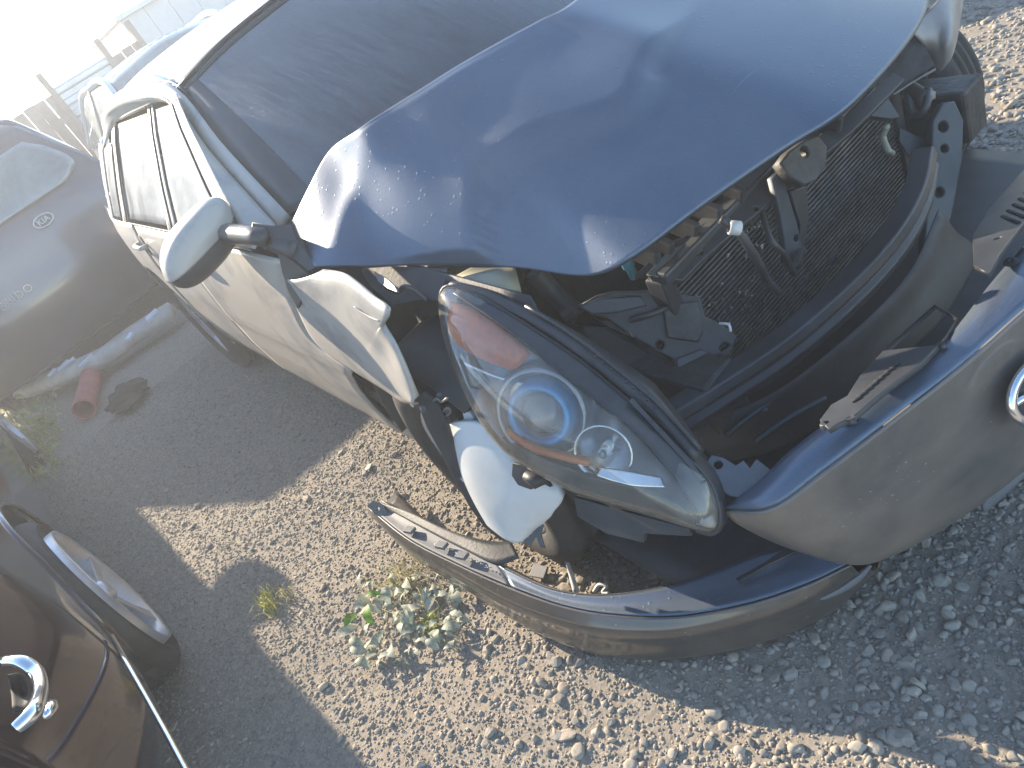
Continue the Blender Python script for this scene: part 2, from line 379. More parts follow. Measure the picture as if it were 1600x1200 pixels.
def in_view(P, margin=.14):
    d = P-CAM_POS; z = d @ FW; u = FPX*(d @ IX)/np.maximum(z, .01)/800.0; v = FPX*(d @ IY)/np.maximum(z, .01)/600.0
    return (z > .1) & (np.abs(u) < 1+margin) & (np.abs(v) < 1+margin)
def ico(sub):
    bm = bmesh.new(); bmesh.ops.create_icosphere(bm, subdivisions=sub, radius=1.0); bm.verts.ensure_lookup_table()
    V = np.array([v.co[:] for v in bm.verts]); F = np.array([[v.index for v in f.verts] for f in bm.faces]); bm.free(); return V, F
def rock_shapes(sub, k):
    V, F = ico(sub); out = []
    for i in range(k):
        R = V.copy()
        for _ in range(5 if sub == 1 else 9):      # chop flat facets
            nrm = RNG.normal(size=3); nrm /= np.linalg.norm(nrm); h = RNG.uniform(.45, .85)
            d = R @ nrm; R = R - np.outer(np.maximum(d-h, 0), nrm)
        R *= 1+RNG.normal(0, .06, (len(R), 1)); R *= np.array((1, RNG.uniform(.6, .95), RNG.uniform(.45, .75)))
        out.append(R)
    return out, F
def stone_material():
    m, n, l, p = nt('stone'); co = objco(n)
    at = n.new('ShaderNodeAttribute'); at.attribute_name = 'tone'
    r = ramp(n, l, at.outputs['Fac'], [(0, (.12, .118, .115)), (.3, (.22, .205, .18)), (.55, (.31, .28, .235)), (.8, (.39, .345, .28)), (.93, (.33, .24, .18)), (1.0, (.43, .40, .35))])
    b = noise(n, l, 170, 5, .7, co); c = mixc(n, l, .35, r.outputs[0], ramp(n, l, b.outputs[0], [(.3, (.14, .125, .105)), (.7, (.43, .375, .30))]).outputs[0])
    l.new(c, p.inputs['Base Color']); p.inputs['Roughness'].default_value = .85; p.inputs['Specular IOR Level'].default_value = .3
    l.new(bump(n, l, b.outputs[0], .35, .004), p.inputs['Normal']); return m
MAT['stone'] = stone_material()
def scatter(name, xy, rr, sub, sink=.25):
    shapes, F = rock_shapes(sub, 14); nv = len(shapes[0]); N = len(xy)
    A = np.array(shapes)[RNG.integers(0, 14, N)]
    an = RNG.uniform(0, 2*math.pi, N); tx = RNG.normal(0, .35, N); ty = RNG.normal(0, .35, N)
    c, s = np.cos(an), np.sin(an); o = np.zeros(N); I = np.ones(N)
    Rz = np.stack([np.stack([c, -s, o], 1), np.stack([s, c, o], 1), np.stack([o, o, I], 1)], 1)
    cx, sx = np.cos(tx), np.sin(tx); Rx = np.stack([np.stack([I, o, o], 1), np.stack([o, cx, -sx], 1), np.stack([o, sx, cx], 1)], 1)
    A = np.einsum('nij,nkj->nki', Rz @ Rx, A)*rr[:, None, None]
    z = gz(xy[:, 0], xy[:, 1])+rr*(.55-sink-RNG.uniform(0, .35, N))
    A += np.stack([xy[:, 0], xy[:, 1], z], 1)[:, None, :]
    me = bpy.data.meshes.new(name); V = A.reshape(-1, 3); FF = (F[None]+(np.arange(N)*nv)[:, None, None]).reshape(-1, 3)
    me.vertices.add(len(V)); me.vertices.foreach_set('co', V.ravel().astype(np.float32))
    me.loops.add(FF.size); me.loops.foreach_set('vertex_index', FF.ravel().astype(np.int32))
    me.polygons.add(len(FF)); me.polygons.foreach_set('loop_start', np.arange(0, FF.size, 3, dtype=np.int32))
    me.polygons.foreach_set('loop_total', np.full(len(FF), 3, np.int32)); me.update()
    at = me.attributes.new('tone', 'FLOAT', 'POINT'); at.data.foreach_set('value', np.repeat(RNG.beta(2.2, 2.4, N), nv).astype(np.float32))
    me.materials.append(MAT['stone']); ob = link(bpy.data.objects.new(name, me)); return ob
def spots(n, x0, x1, y0, y1, dens=None):
    xy = np.stack([RNG.uniform(x0, x1, n), RNG.uniform(y0, y1, n)], 1)
    P = np.concatenate([xy, np.zeros((n, 1))], 1); xy = xy[in_view(P)]
    if dens is not None: xy = xy[RNG.uniform(0, 1, len(xy)) < dens(xy[:, 0], xy[:, 1])]
    return xy
def coarse(x, y):   # loose coarse gravel in front of the car, thinner on the driven lane
    return np.clip((1.0-smooth(-.75, .45, y+.9*(-x-.85)))*(.45+.55*smooth(-1.05, -.75, x)), .07, 1)
xy = spots(24000, -1.7, 1.2, -1.7, 1.2, coarse)
kind(scatter('gravel', xy, np.clip(RNG.lognormal(math.log(.0085), .40, len(xy)), .004, .020), 2), 'stuff', 'loose coarse grey gravel in front of the damaged car')
xy = spots(84000, -2.3, .3, -1.4, 3.4)
kind(scatter('fine_gravel', xy, np.clip(RNG.lognormal(math.log(.0042), .40, len(xy)), .002, .011), 1), 'stuff', 'fine packed gravel covering the lane between the cars')
xy = spots(46000, -2.3, -.2, -1.3, 2.6)
kind(scatter('grit', xy, np.clip(RNG.lognormal(math.log(.0028), .3, len(xy)), .0015, .006), 1, sink=.1), 'stuff', 'tiny grit and pebbles packed between the larger stones')
xy = spots(26000, .7, 4.2, -1.2, 3.0)
kind(scatter('far_gravel', xy, np.clip(RNG.lognormal(math.log(.010), .4, len(xy)), .005, .026), 1), 'stuff', 'gravel beyond the car on its far side')
# single bigger stones lying loose on the ground
shp, FF = rock_shapes(2, 6); rock_me = []
for R_ in shp:
    me = bpy.data.meshes.new('stone'); me.from_pydata(R_.tolist(), [], FF.tolist()); me.update(); me.materials.append(MAT['stone'])
    a_ = me.attributes.new('tone', 'FLOAT', 'POINT'); a_.data.foreach_set('value', np.full(len(R_), RNG.uniform(.35, .9), np.float32)); rock_me.append(me)
xy = np.concatenate([spots(230, -1.3, .6, -1.6, .3)[:110], spots(110, -2.0, -.95, -.3, 2.6)[:40]])
for q in xy:
    o = link(bpy.data.objects.new('stone', random.choice(rock_me)), ground); s = random.uniform(.013, .024)
    o.scale = (s, s, s*.9); o.rotation_euler = (random.uniform(-.3, .3), random.uniform(-.3, .3), random.uniform(0, 6.28)); o.location = (q[0], q[1], float(gz(q[0], q[1]))+s*.25)

# ================================================================== damaged grey sedan
car = thing('sedan', 'grey sedan with buckled hood, crushed open front and dangling headlight', 'car')
WB = 2.68
_zk = np.array((.15, .22, .30, .45, .62, .76, .88, .955, 1.10, 1.25, 1.36, 1.42))
_wk = np.array((.78, .845, .865, .885, .89, .882, .868, .845, .765, .672, .592, .50))
def SX(y, z):
    w = np.interp(z, _zk, _wk)
    w -= .05*smooth(-.1, -.9, y) if y < 0 else 0.0
    w -= .10*float(smooth(2.7, 3.7, y))
    return -float(w)
def S(u, v, far=9.0):
    """where a viewing direction meets the sedan's right side"""
    d = ray(u, v); d = d/np.linalg.norm(d); g0 = None; k = .3
    while k < far:
        P = CAM_POS+d*k; g = P[0]-SX(P[1], P[2])
        if g >= 0: break
        k += .01
    a, b = k-.01, k
    for _ in range(18):
        c = (a+b)/2; P = CAM_POS+d*c
        if P[0]-SX(P[1], P[2]) >= 0: b = c
        else: a = c
    return CAM_POS+d*b
ps = MAT['paint_side']

# ---- hood: buckled, its right rear corner curled
lo = [(490, 415, .93), (550, 415, .905), (610, 415, .872), (700, 415, .838), (810, 419, .806), (918, 431, .775), (985, 402, .798), (1100, 317, .822), (1220, 234, .826), (1340, 152, .82), (1445, 22, .785)]
hi = [(457, 345, 1.0), (482, 293, 1.05), (515, 235, 1.10), (560, 203, 1.122), (610, 170, 1.128), (660, 140, 1.130), (720, 102, 1.130), (780, 66, 1.128), (840, 33, 1.122), (900, -1, 1.112)]
LO = [W(u, v, z=z) for u, v, z in lo]+[np.array((.72, -.42, .75))]
HI = [W(u, v, z=z) for u, v, z in hi]+[np.array((.40, .16, 1.09)), np.array((.74, .42, 1.02))]
nu, nv = 120, 80
A_ = cr(LO, nu); B_ = cr(HI, nu); T_ = np.linspace(0, 1, nv)
G = A_[:, None, :]*(1-T_)[None, :, None]+B_[:, None, :]*T_[None, :, None]
s_ = np.linspace(0, 1, nu)[:, None]
G[:, :, 2] += .0*np.sin(math.pi*T_)[None, :]*smooth(.06, .35, s_)
def seg_d(P, poly):
    best = np.full(P.shape[:-1], 1e9); side = np.zeros(P.shape[:-1])
    for a, b in zip(poly[:-1], poly[1:]):
        a = np.array(a); b = np.array(b); ab = b-a; t = np.clip(((P-a) @ ab)/(ab @ ab), 0, 1)
        q = a+t[..., None]*ab; d = np.linalg.norm(P-q, axis=-1); cs = ab[0]*(P[..., 1]-a[1])-ab[1]*(P[..., 0]-a[0])
        k = d < best; best = np.where(k, d, best); side = np.where(k, np.sign(cs), side)
    return best, side
PIX = np.stack([800+FPX*((G-CAM_POS) @ IX)/((G-CAM_POS) @ FW), 600+FPX*((G-CAM_POS) @ IY)/((G-CAM_POS) @ FW)], -1)
def on_hood(u, v):
    k = np.argmin(((PIX-np.array((u, v)))**2).sum(-1)); return G.reshape(-1, 3)[k][:2].copy()
def hp(*px): return [on_hood(u, v) for u, v in px]
P2 = G[:, :, :2].copy()
H = np.zeros(G.shape[:2])
d, s = seg_d(P2, cr(hp((1012, 140), (1003, 163), (981, 183), (937, 201), (895, 214), (850, 229), (815, 246), (784, 264), (757, 290), (756, 312)), 24)); sd_ = s*d
ref = on_hood(850, 300); dr, sr = seg_d(ref[None, None, :], cr(hp((937, 201), (850, 229), (784, 264)), 8)); sgn = -float(np.sign(sr[0, 0]))
H += (.032*smooth(-.045, .030, sgn*sd_)+.006*np.exp(-(d/.022)**2))*np.exp(-(d/.19)**2)
d, s = seg_d(P2, cr(hp((545, 322), (600, 332), (660, 343), (737, 350), (800, 349)), 12)); H += .005*np.exp(-(d/.04)**2)
d, s = seg_d(P2, cr(hp((728, 119), (700, 165), (672, 205), (655, 235)), 10)); H += .0035*np.exp(-(d/.06)**2)
d, s = seg_d(P2, cr(hp((590, 215), (565, 270), (552, 325), (520, 390)), 10)); H += .006*np.exp(-(d/.03)**2)
for (u, v), a, w in (((735, 200), -.003, .08), ((900, 90), -.003, .11), ((1130, 180), .004, .15), ((660, 300), .003, .08)):
    H += a*np.exp(-(np.linalg.norm(P2-on_hood(u, v), axis=-1)/w)**2)
for _ in range(3):
    Hp = np.pad(H, 1, mode='edge'); H = (Hp[1:-1, 1:-1]*2+Hp[:-2, 1:-1]+Hp[2:, 1:-1]+Hp[1:-1, :-2]+Hp[1:-1, 2:])/6
G[:, :, 2] += H*smooth(0, .05, T_)[None, :]*(1-.6*smooth(.95, 1, T_))[None, :]
hood = mesh_obj('hood', G.reshape(-1, 3), quads(nu, nv), MAT['paint'], car, True, .012, 1.0)

# ---- windshield, roof, pillars, cowl
WS = [[(-.575, 1.27, 1.335), (-.36, 1.16, 1.385), (0, 1.10, 1.41), (.36, 1.16, 1.385), (.575, 1.27, 1.335)],
      [(-.645, .95, 1.165), (-.38, .75, 1.20), (0, .66, 1.215), (.38, .75, 1.20), (.645, .95, 1.165)],
      [(-.715, .62, .965), (-.42, .34, .965), (0, .22, .965), (.42, .34, .965), (.715, .62, .965)]]
patch('windshield', WS, MAT['windshield'], car, 28, 36, .005)
def edge_band(name, rows, off, m):
    return patch(name, rows, m, car, 28, 5, .004)
fr = cr([r[0] for r in WS], 9)
inn = np.array([cr(np.array(r), 41)[3] for r in WS]); inn = cr(inn, 9)
patch('windshield_border', [fr+np.array((-.004, -.004, .004)), inn+np.array((0, -.005, .005))], MAT['black2'], car, 2, 26, .002)
tp = cr(WS[0], 15); tp2 = np.array([cr([WS[0][i], WS[1][i]], 20)[2] for i in range(5)]); tp2 = cr(tp2, 15)
patch('windshield_border', [tp+np.array((0, -.004, .004)), tp2+np.array((0, -.005, .005))], MAT['black2'], car, 2, 40, .002)
RF = []
for y, zr, wr, zc in ((1.27, 1.345, .575, 0), (1.55, 1.385, .60, .05), (2.0, 1.40, .61, .055), (2.45, 1.375, .60, .05), (2.75, 1.31, .58, .04)):
    RF.append([(-wr, y, zr), (-wr*.65, y-.1*(y < 1.3), zr+.045), (0, y-.16*(y < 1.3), zr+.068), (wr*.65, y-.1*(y < 1.3), zr+.045), (wr, y, zr)])
patch('roof', RF, ps, car, 34, 34, .01)
patch('rear_window', [RF[-1], [(-.66, 3.05, 1.13), (-.35, 3.12, 1.15), (0, 3.15, 1.16), (.35, 3.12, 1.15), (.66, 3.05, 1.13)], [(-.70, 3.30, 1.02), (-.38, 3.38, 1.03), (0, 3.4, 1.03), (.38, 3.38, 1.03), (.70, 3.30, 1.02)]], MAT['dark_glass'], car, 12, 16, .004)
patch('trunk_lid', [[(-.72, 3.28, 1.02), (0, 3.38, 1.035), (.72, 3.28, 1.02)], [(-.72, 3.55, .99), (0, 3.62, 1.0), (.72, 3.55, .99)], [(-.70, 3.63, .80), (0, 3.70, .80), (.70, 3.63, .80)], [(-.70, 3.62, .45), (0, 3.70, .45), (.70, 3.62, .45)]], ps, car, 20, 16, .01)
# A-pillar and roof rail on the right: a rounded painted strip
rail = cr([(-.735, .60, .965), (-.672, .95, 1.155), (-.602, 1.27, 1.333), (-.612, 1.60, 1.382), (-.618, 2.0, 1.396), (-.606, 2.45, 1.370), (-.60, 2.8, 1.27), (-.66, 3.1, 1.08)], 40)
sweep('roof_rail', rail, [(-.030, -.010), (-.015, .004), (.015, .006), (.03, .0), (.022, -.02), (-.02, -.024)], ps, car, up=(-.55, -.1, .8), sm=True)
tube('drip_molding', [p+np.array((.036, -.004, .016)) for p in rail[10:32]], .0055, MAT['black'], car, 6)
tube('drip_molding', cr([np.array(p)+np.array((0, -.01, .008)) for p in WS[0]], 20), .006, MAT['black'], car, 6)
tube('roof_clip', [W(240, 121, y=1.45)+np.array((0, 0, .01)), W(262, 130, y=1.38)+np.array((0, 0, .012)), W(280, 142, y=1.30)+np.array((0, 0, .008))], [.004, .010, .006], MAT['chrome'], car, 8, seg=10)
lrail = cr([(.735, .60, .965), (.672, .95, 1.155), (.602, 1.27, 1.333), (.618, 2.0, 1.396), (.60, 2.8, 1.27), (.66, 3.1, 1.08)], 20)
sweep('roof_rail', lrail, [(-.04, -.02), (-.02, .012), (.02, .012), (.04, -.02)], ps, car, up=(.55, -.1, .8), sm=True)
patch('cowl', [[(-.74, .66, .955), (-.4, .36, .955), (0, .25, .955), (.4, .36, .955), (.74, .66, .955)], [(-.76, .46, .90), (-.4, .12, .92), (0, .0, .92), (.4, .12, .92), (.76, .46, .90)]], MAT['black'], car, 6, 20, .006)

# ---- right side: doors, windows, quarter panel
def zlin(z0, z1): return lambda y, t: z0+(z1-z0)*t
def strip(name, yf0, yf1, yr0, yr1, z0, z1, m, n=14, inset=0.0, thick=.004, k=10):
    """side panel with slanted front and rear edges (front y at z0/z1, rear y at z0/z1)"""
    rows = []
    for i in range(n):
        t = i/(n-1); z = z0+(z1-z0)*t; a = yf0+(yf1-yf0)*t; b = yr0+(yr1-yr0)*t
        rows.append([(SX(y, z)+inset, y, z) for y in np.linspace(a, b, k)])
    G = np.array(rows); return mesh_obj(name, G.reshape(-1, 3), quads(n, k)[::1], m, car, True, thick, 1.0)
patch('side_inner', [[(SX(y, z)+.03, y, z) for y in (.52, 1.2, 2.0, 2.6, 3.2, 3.55)] for z in (.25, .5, .9)], MAT['dark'], car, 10, 20, .004)
seam = [S(u, v) for u, v in ((441, 405), (445, 432), (466, 484), (487, 525), (515, 553), (549, 577))]
arch = [S(u, v) for u, v in ((552, 590), (562, 610), (576, 628), (600, 652), (628, 678))]
# front door: from the seam back to the B-pillar
sd = cr(np.array(seam+arch), 30)
rows = []
for i in range(30):
    p = sd[i]; z = p[2]; yr = 1.52
    rows.append([(SX(y, z)-(.004 if i < 18 else 0), y, z) for y in np.linspace(p[1]+.006, yr, 22)])
G = np.array(rows)
mesh_obj('front_door', G.reshape(-1, 3), quads(30, 22), ps, car, True, .006, -1.0)
strip('rear_door', 1.535, 1.535, 2.305, 2.305, .30, .953, ps, 18, k=20, thick=.006)
zt = sd[0][2]
for nm, a, b in (('front_door', 0, 0),):
    pass
strip('door_beltline', .62, .66, 1.52, 1.525, zt+.004, .957, ps, 6, k=20)
shell('quarter_panel', np.linspace(2.32, 3.62, 60), np.linspace(0, 1, 36), SX, lambda y, t: .24+(.957-.24)*t, ps, car, holes=[(WB, .33, .37)], thick=.006, off=1.0)
strip('rocker_panel', .34, .34, 2.33, 2.33, .20, .335, ps, 8, inset=.008, k=16)
# windows and frames
strip('front_window', .76, 1.22, 1.46, 1.53, .968, 1.315, MAT['side_glass'], 12, inset=.008, k=12)
strip('rear_side_window', 1.60, 1.62, 2.42, 2.30, .968, 1.315, MAT['side_glass'], 12, inset=.008, k=12)
strip('window_frame', 1.465, 1.535, 1.515, 1.565, .955, 1.335, ps, 10, k=4)
strip('window_frame', 1.530, 1.580, 1.605, 1.625, .955, 1.335, ps, 10, k=4)
strip('window_frame', 2.42, 2.30, 2.56, 2.42, .955, 1.335, ps, 10, k=4)
strip('window_frame', .58, 1.18, .775, 1.31, .955, 1.335, ps, 10, k=6)
strip('quarter_window', 2.575, 2.435, 2.86, 2.72, .968, 1.26, MAT['side_glass'], 10, inset=.006, k=8)
strip('c_pillar', 2.87, 2.73, 3.28, 2.90, .955, 1.27, ps, 10, k=8)
ed_ = [(SX(y, z), y, z) for y, z in zip(np.linspace(.58, 1.18, 14), np.linspace(.955, 1.335, 14))]
patch('a_pillar', [cr(rail[:9], 14)+np.array((-.018, 0, .002)), (cr(rail[:9], 14)+np.array(ed_))/2+np.array((-.012, 0, .006)), ed_], ps, car, 6, 24, .004, 0)
patch('roof_side', [cr(rail[8:34], 14)+np.array((-.02, 0, -.004)), [(SX(y, z), y, z) for y, z in zip(np.linspace(1.18, 2.75, 14), np.interp(np.linspace(1.18, 2.75, 14), (1.18, 1.5, 2.3, 2.75), (1.325, 1.335, 1.325, 1.245)))]], ps, car, 4, 24, .004, 0)
gk = simple('seal_rubber', (.03, .03, .03), .7)
tube('window_seal', [(SX(y, z)-.002, y, z) for y, z in zip(np.linspace(1.522, 1.572, 12), np.linspace(.95, 1.33, 12))], .0035, gk, car, 6)
tube('window_seal', [(SX(y, z)-.003, y, z) for y, z in zip(np.linspace(.765, 1.235, 12), np.linspace(.965, 1.315, 12))], .0035, gk, car, 6)
tube('window_seal', [(SX(y, z)-.003, y, z) for y, z in zip(np.linspace(2.43, 2.305, 12), np.linspace(.955, 1.315, 12))], .005, gk, car, 6)
tube('window_seal', [(SX(y, z)-.003, y, z) for y, z in zip(np.linspace(2.575, 2.44, 12), np.linspace(.955, 1.26, 12))], .004, gk, car, 6)
tube('window_seal', [(SX(y, .957)-.002, y, .957) for y in np.linspace(.76, 2.86, 24)], .004, gk, car, 6)
# door handles
for y in (1.30, 2.28):
    h = tube('door_handle', [(SX(y, .87)-.004, y-.09, .865), (SX(y, .87)-.030, y-.07, .868), (SX(y, .87)-.034, y, .87), (SX(y, .87)-.030, y+.07, .868), (SX(y, .87)-.004, y+.09, .865)], .011, ps, car, 8, seg=16)
    lathe('handle_recess_shade', [(.001, .0), (.05, .0), (.055, -.004)], (SX(y, .855)-.002, y, .855), (-1, 0, .1), MAT['dark'], h, 16)  # dark disc on the door paints the shade behind the handle
# left side, closed simply
def SXL(y, z): return -SX(y, z)
shell('left_side', np.linspace(-.15, 3.62, 90), np.linspace(0, 1, 22), SXL, lambda y, t: .22+(.95-.22)*t, ps, car, holes=[(-.1, .33, .40), (WB, .33, .37)], thick=.006, off=-1.0)
patch('left_window', [[(.845, .75, .955), (.845, 1.8, .955), (.80, 2.9, .955)], [(.60, 1.28, 1.33), (.61, 1.9, 1.385), (.60, 2.7, 1.29)]], MAT['side_glass'], car, 8, 16, .004)
# floor, firewall and cabin
box('floor_pan', (0, 1.95, .25), (1.5, 3.1, .06), MAT['dark'], car)
box('firewall', (0, .42, .58), (1.5, .05, .66), MAT['engine'], car)
patch('dashboard', [[(-.66, .62, .93), (0, .40, .95), (.66, .62, .93)], [(-.66, .85, .96), (0, .80, .98), (.66, .85, .96)], [(-.66, 1.02, .80), (0, 1.0, .82), (.66, 1.02, .80)]], MAT['black2'], car, 12, 16, .03)
for sx in (-.36, .36):
    st = patch('seat', [[(sx-.24, 1.30, .50), (sx, 1.28, .48), (sx+.24, 1.30, .50)], [(sx-.25, 1.72, .50), (sx, 1.74, .47), (sx+.25, 1.72, .50)], [(sx-.24, 1.86, .85), (sx, 1.90, .83), (sx+.24, 1.86, .85)], [(sx-.18, 1.98, 1.10), (sx, 2.0, 1.11), (sx+.18, 1.98, 1.10)]], MAT['seat'], car, 20, 12, .10)
    box('headrest', (sx, 2.0, 1.20), (.24, .09, .16), MAT['seat'], st, bevel=.03)
tube('steering_wheel', [(.36+.18*math.cos(t), 1.10+.05*math.sin(t), .93+.17*math.sin(t)) for t in np.linspace(0, 2*math.pi, 28)], .015, MAT['black2'], car, 8, cap=False)

# ---- right fender, torn open at its front
up = [(505, 424), (536, 428), (560, 443), (585, 463), (611, 482), (604, 502), (624, 530), (646, 565), (668, 604)]
dn = [(444, 430), (467, 484), (488, 525), (516, 553), (550, 574), (578, 589), (608, 603), (640, 617), (669, 613)]
Fu = cr([S(u, v) for u, v in up], 44); Fd = cr([S(u, v) for u, v in dn], 44)
G = []
for i in range(44):
    t = np.linspace(0, 1, 20)[:, None]; L = Fu[i]*(1-t)+Fd[i]*t
    f = i/43.0
    L[:, 0] -= .022*np.sin(math.pi*np.linspace(0, 1, 20))**.8*(1-.5*f)+.03*f**3
    G.append(L)
G = np.array(G); G[:, 0, 0] += .004
cx_ = 27; c0 = G[30, 4]
dd = np.linalg.norm(G-c0, axis=-1); G[:, :, 0] += .008*np.exp(-(dd/.045)**2)
mesh_obj('fender', G.reshape(-1, 3), quads(44, 20), ps, car, True, .004, 1.0)
sc_ = [S(u, v)+np.array((-.012, 0, 0)) for u, v in ((560, 473), (568, 480), (580, 487), (590, 492), (600, 496))]
tube('scuff_fold', cr(sc_, 12), [.001, .002, .0015, .002, .001], ps, car, 6)
# inner arch and fender apron behind the gap
patch('apron', [[(-.70, .45, .90), (-.70, .1, .86), (-.68, -.35, .80)], [(-.74, .45, .70), (-.72, .1, .74), (-.70, -.40, .66)], [(-.70, .45, .45), (-.62, .1, .60), (-.62, -.45, .45)]], MAT['black'], car, 10, 12, .006)
plate('apron_bracket', [(560, 415), (640, 417), (700, 420), (690, 470), (650, 470), (615, 478), (580, 448)], W(640, 440, z=.83), (-.55, -.25, .8), MAT['black'], car, .004)
plate('fender_bracket', [(585, 424), (602, 433), (618, 447), (622, 457), (608, 452), (592, 440)], W(603, 440, z=.88), (-.5, .2, .85), MAT['steel'], car, .004, bevel=.001)
tube('wiring_loom', [W(600, 446, z=.86), W(620, 457, z=.84), W(632, 448, z=.85), W(650, 455, z=.83), W(668, 470, z=.80)], .006, MAT['black2'], car, 8, seg=20)

# ---- mirror
mc = np.array((-.928, .74, 1.018))
def blob(name, c, s, m, parent, zlo=-1.0, zhi=1.0, pw=2.6, nu=28, nv=16, shear=0.0, tilt=0.0):
    V = []
    for i in range(nv):
        z = zlo+(zhi-zlo)*i/(nv-1); r = max(0, 1-abs(z)**pw)**(1/pw)
        for j in range(nu):
            t = 2*math.pi*j/nu; cx, sy = math.cos(t), math.sin(t)
            q = np.array((np.sign(cx)*abs(cx)**(2/pw)*r*s[0], np.sign(sy)*abs(sy)**(2/pw)*r*s[1], z*s[2]))
            q[0] += shear*q[2]; q[2] += tilt*q[0]; V.append(np.array(c)+q)
    F = quads(nv, nu, cv=True)+[tuple(range(nu))[::-1], tuple((nv-1)*nu+j for j in range(nu))]
    return mesh_obj(name, V, F, m, parent)
mir = blob('mirror', mc, (.128, .085, .078), ps, car, zlo=-.12, zhi=1.0, tilt=.16, shear=.30)
blob('mirror_base_shell', mc+np.array((.002, 0, -.002)), (.126, .083, .072), MAT['black2'], mir, zlo=-1.0, zhi=-.10, tilt=.16, shear=.05)
mp_ = np.array((-.885, .72, 1.0))
tube('mirror_arm', [mc+np.array((.07, -.01, -.012)), W(398, 368, x=-.865), W(425, 376, x=-.845), W(470, 392, x=-.822)], [.030, .024, .026, .030], MAT['black2'], car, 10, seg=14)
N_ = np.array((-.62, -.55, .56))
plate('mirror_sail', [(397, 347), (430, 353), (458, 350), (466, 372), (484, 398), (497, 417), (486, 425), (463, 405), (440, 392), (415, 385), (395, 372)], W(440, 372, x=-.832), N_, MAT['black2'], car, .012, bevel=.003)
plate('fender_corner_trim', [(436, 395), (456, 404), (474, 418), (487, 430), (480, 455), (467, 482), (452, 452), (443, 425)], S(460, 430)+np.array((-.012, -.01, 0)), (-.86, -.35, .3), MAT['black2'], car, .006, bevel=.002)

# ---- wheels
def wheel(name, c, parent, r=.325, w=.205, rr=.215, spokes=7, out=-1.0, rz=0.0, tread=True, face=1.0):
    e = bpy.data.objects.new(name, None); link(e, parent); e.location = c; e.rotation_euler = (0, 0, rz); h = w/2
    pr = [(rr, -h*.72), (rr+.012, -h*.86), (rr+.05, -h*.99), (r-.045, -h*.97), (r-.014, -h*.86), (r-.003, -h*.66)]
    if tread:
        for g in (-.36, 0, .36):
            pr += [(r, h*(g-.10)), (r-.009, h*(g-.085)), (r-.009, h*(g+.085)), (r, h*(g+.10))]
    pr += [(r-.003, h*.66), (r-.014, h*.86), (r-.045, h*.97), (rr+.05, h*.99), (rr+.012, h*.86), (rr, h*.72)]
    t = lathe('tyre', pr, (0, 0, 0), (1, 0, 0), MAT['rubber'], e, 56, close=True)
    o = out
    lathe('rim', [(rr+.008, -h*.7), (rr+.008, h*.7), (rr+.006*(face > 1), h*.78*face), (rr-.012, h*.74*face), (rr-.02, h*.5), (rr-.03, -h*.6)], (0, 0, 0), (o, 0, 0), MAT['alloy'], e, 48)
    for k in range(spokes):
        a = 2*math.pi*k/spokes; ca, sa = math.cos(a), math.sin(a); P = []
        for q, wd, dp in ((.035, .022, .60), (.10, .018, .62), (.16, .020, .66), (rr-.008, .030, .72)):
            for s in (-1, 1): P.append((o*h*dp*face, q*ca-s*wd*sa, q*sa+s*wd*ca))
        for q, wd, dp in ((.035, .018, .42), (.10, .012, .42), (.16, .012, .42), (rr-.008, .02, .42)):
            for s in (-1, 1): P.append((o*h*dp, q*ca-s*wd*sa, q*sa+s*wd*ca))
        F = []
        for i in range(3):
            F += [(2*i, 2*i+1, 2*i+3, 2*i+2), (8+2*i, 8+2*i+2, 8+2*i+3, 8+2*i+1), (2*i, 2*i+2, 8+2*i+2, 8+2*i), (2*i+1, 8+2*i+1, 8+2*i+3, 2*i+3)]
        mesh_obj('spoke', P, F, MAT['alloy'], e, False, bevel=.003)
    lathe('hub_cap', [(.001, h*.70*face), (.030, h*.70*face), (.040, h*.62*face), (.045, h*.35)], (0, 0, 0), (o, 0, 0), MAT['alloy'], e, 24)
    lathe('brake_disc', [(.001, h*.05), (.14, h*.05), (.14, -h*.1), (.001, -h*.1)], (0, 0, 0), (o, 0, 0), MAT['steel'], e, 32)
    return e
wf = wheel('wheel', (-.785, 0, .32), car)
pw_ = W(640, 627, x=-.892); pr_ = W(650, 626, x=-.892)-pw_; pu_ = W(640, 617, x=-.892)-pw_; o_ = np.array((.785, 0, -.32))
tl = text3('tyre_lettering', 'P', pw_+o_, pr_, pu_, .058, MAT['letters'], wf, .002)

# keep the letter upright to someone outside the tyre: it faces -X
wheel('wheel', (-.785, WB, .32), car, spokes=10)
wheel('wheel', (.80, -.115, .325), car, out=1.0, rz=rad(6))
wheel('wheel', (.785, WB, .32), car, out=1.0)
patch('wheel_liner', [[(-.88, .37*math.cos(t), .33+.37*math.sin(t)) for t in np.linspace(0.05, 2.2, 9)], [(-.62, .38*math.cos(t), .33+.38*math.sin(t)) for t in np.linspace(.05, 2.2, 9)]], MAT['black'], car, 4, 24, .004)

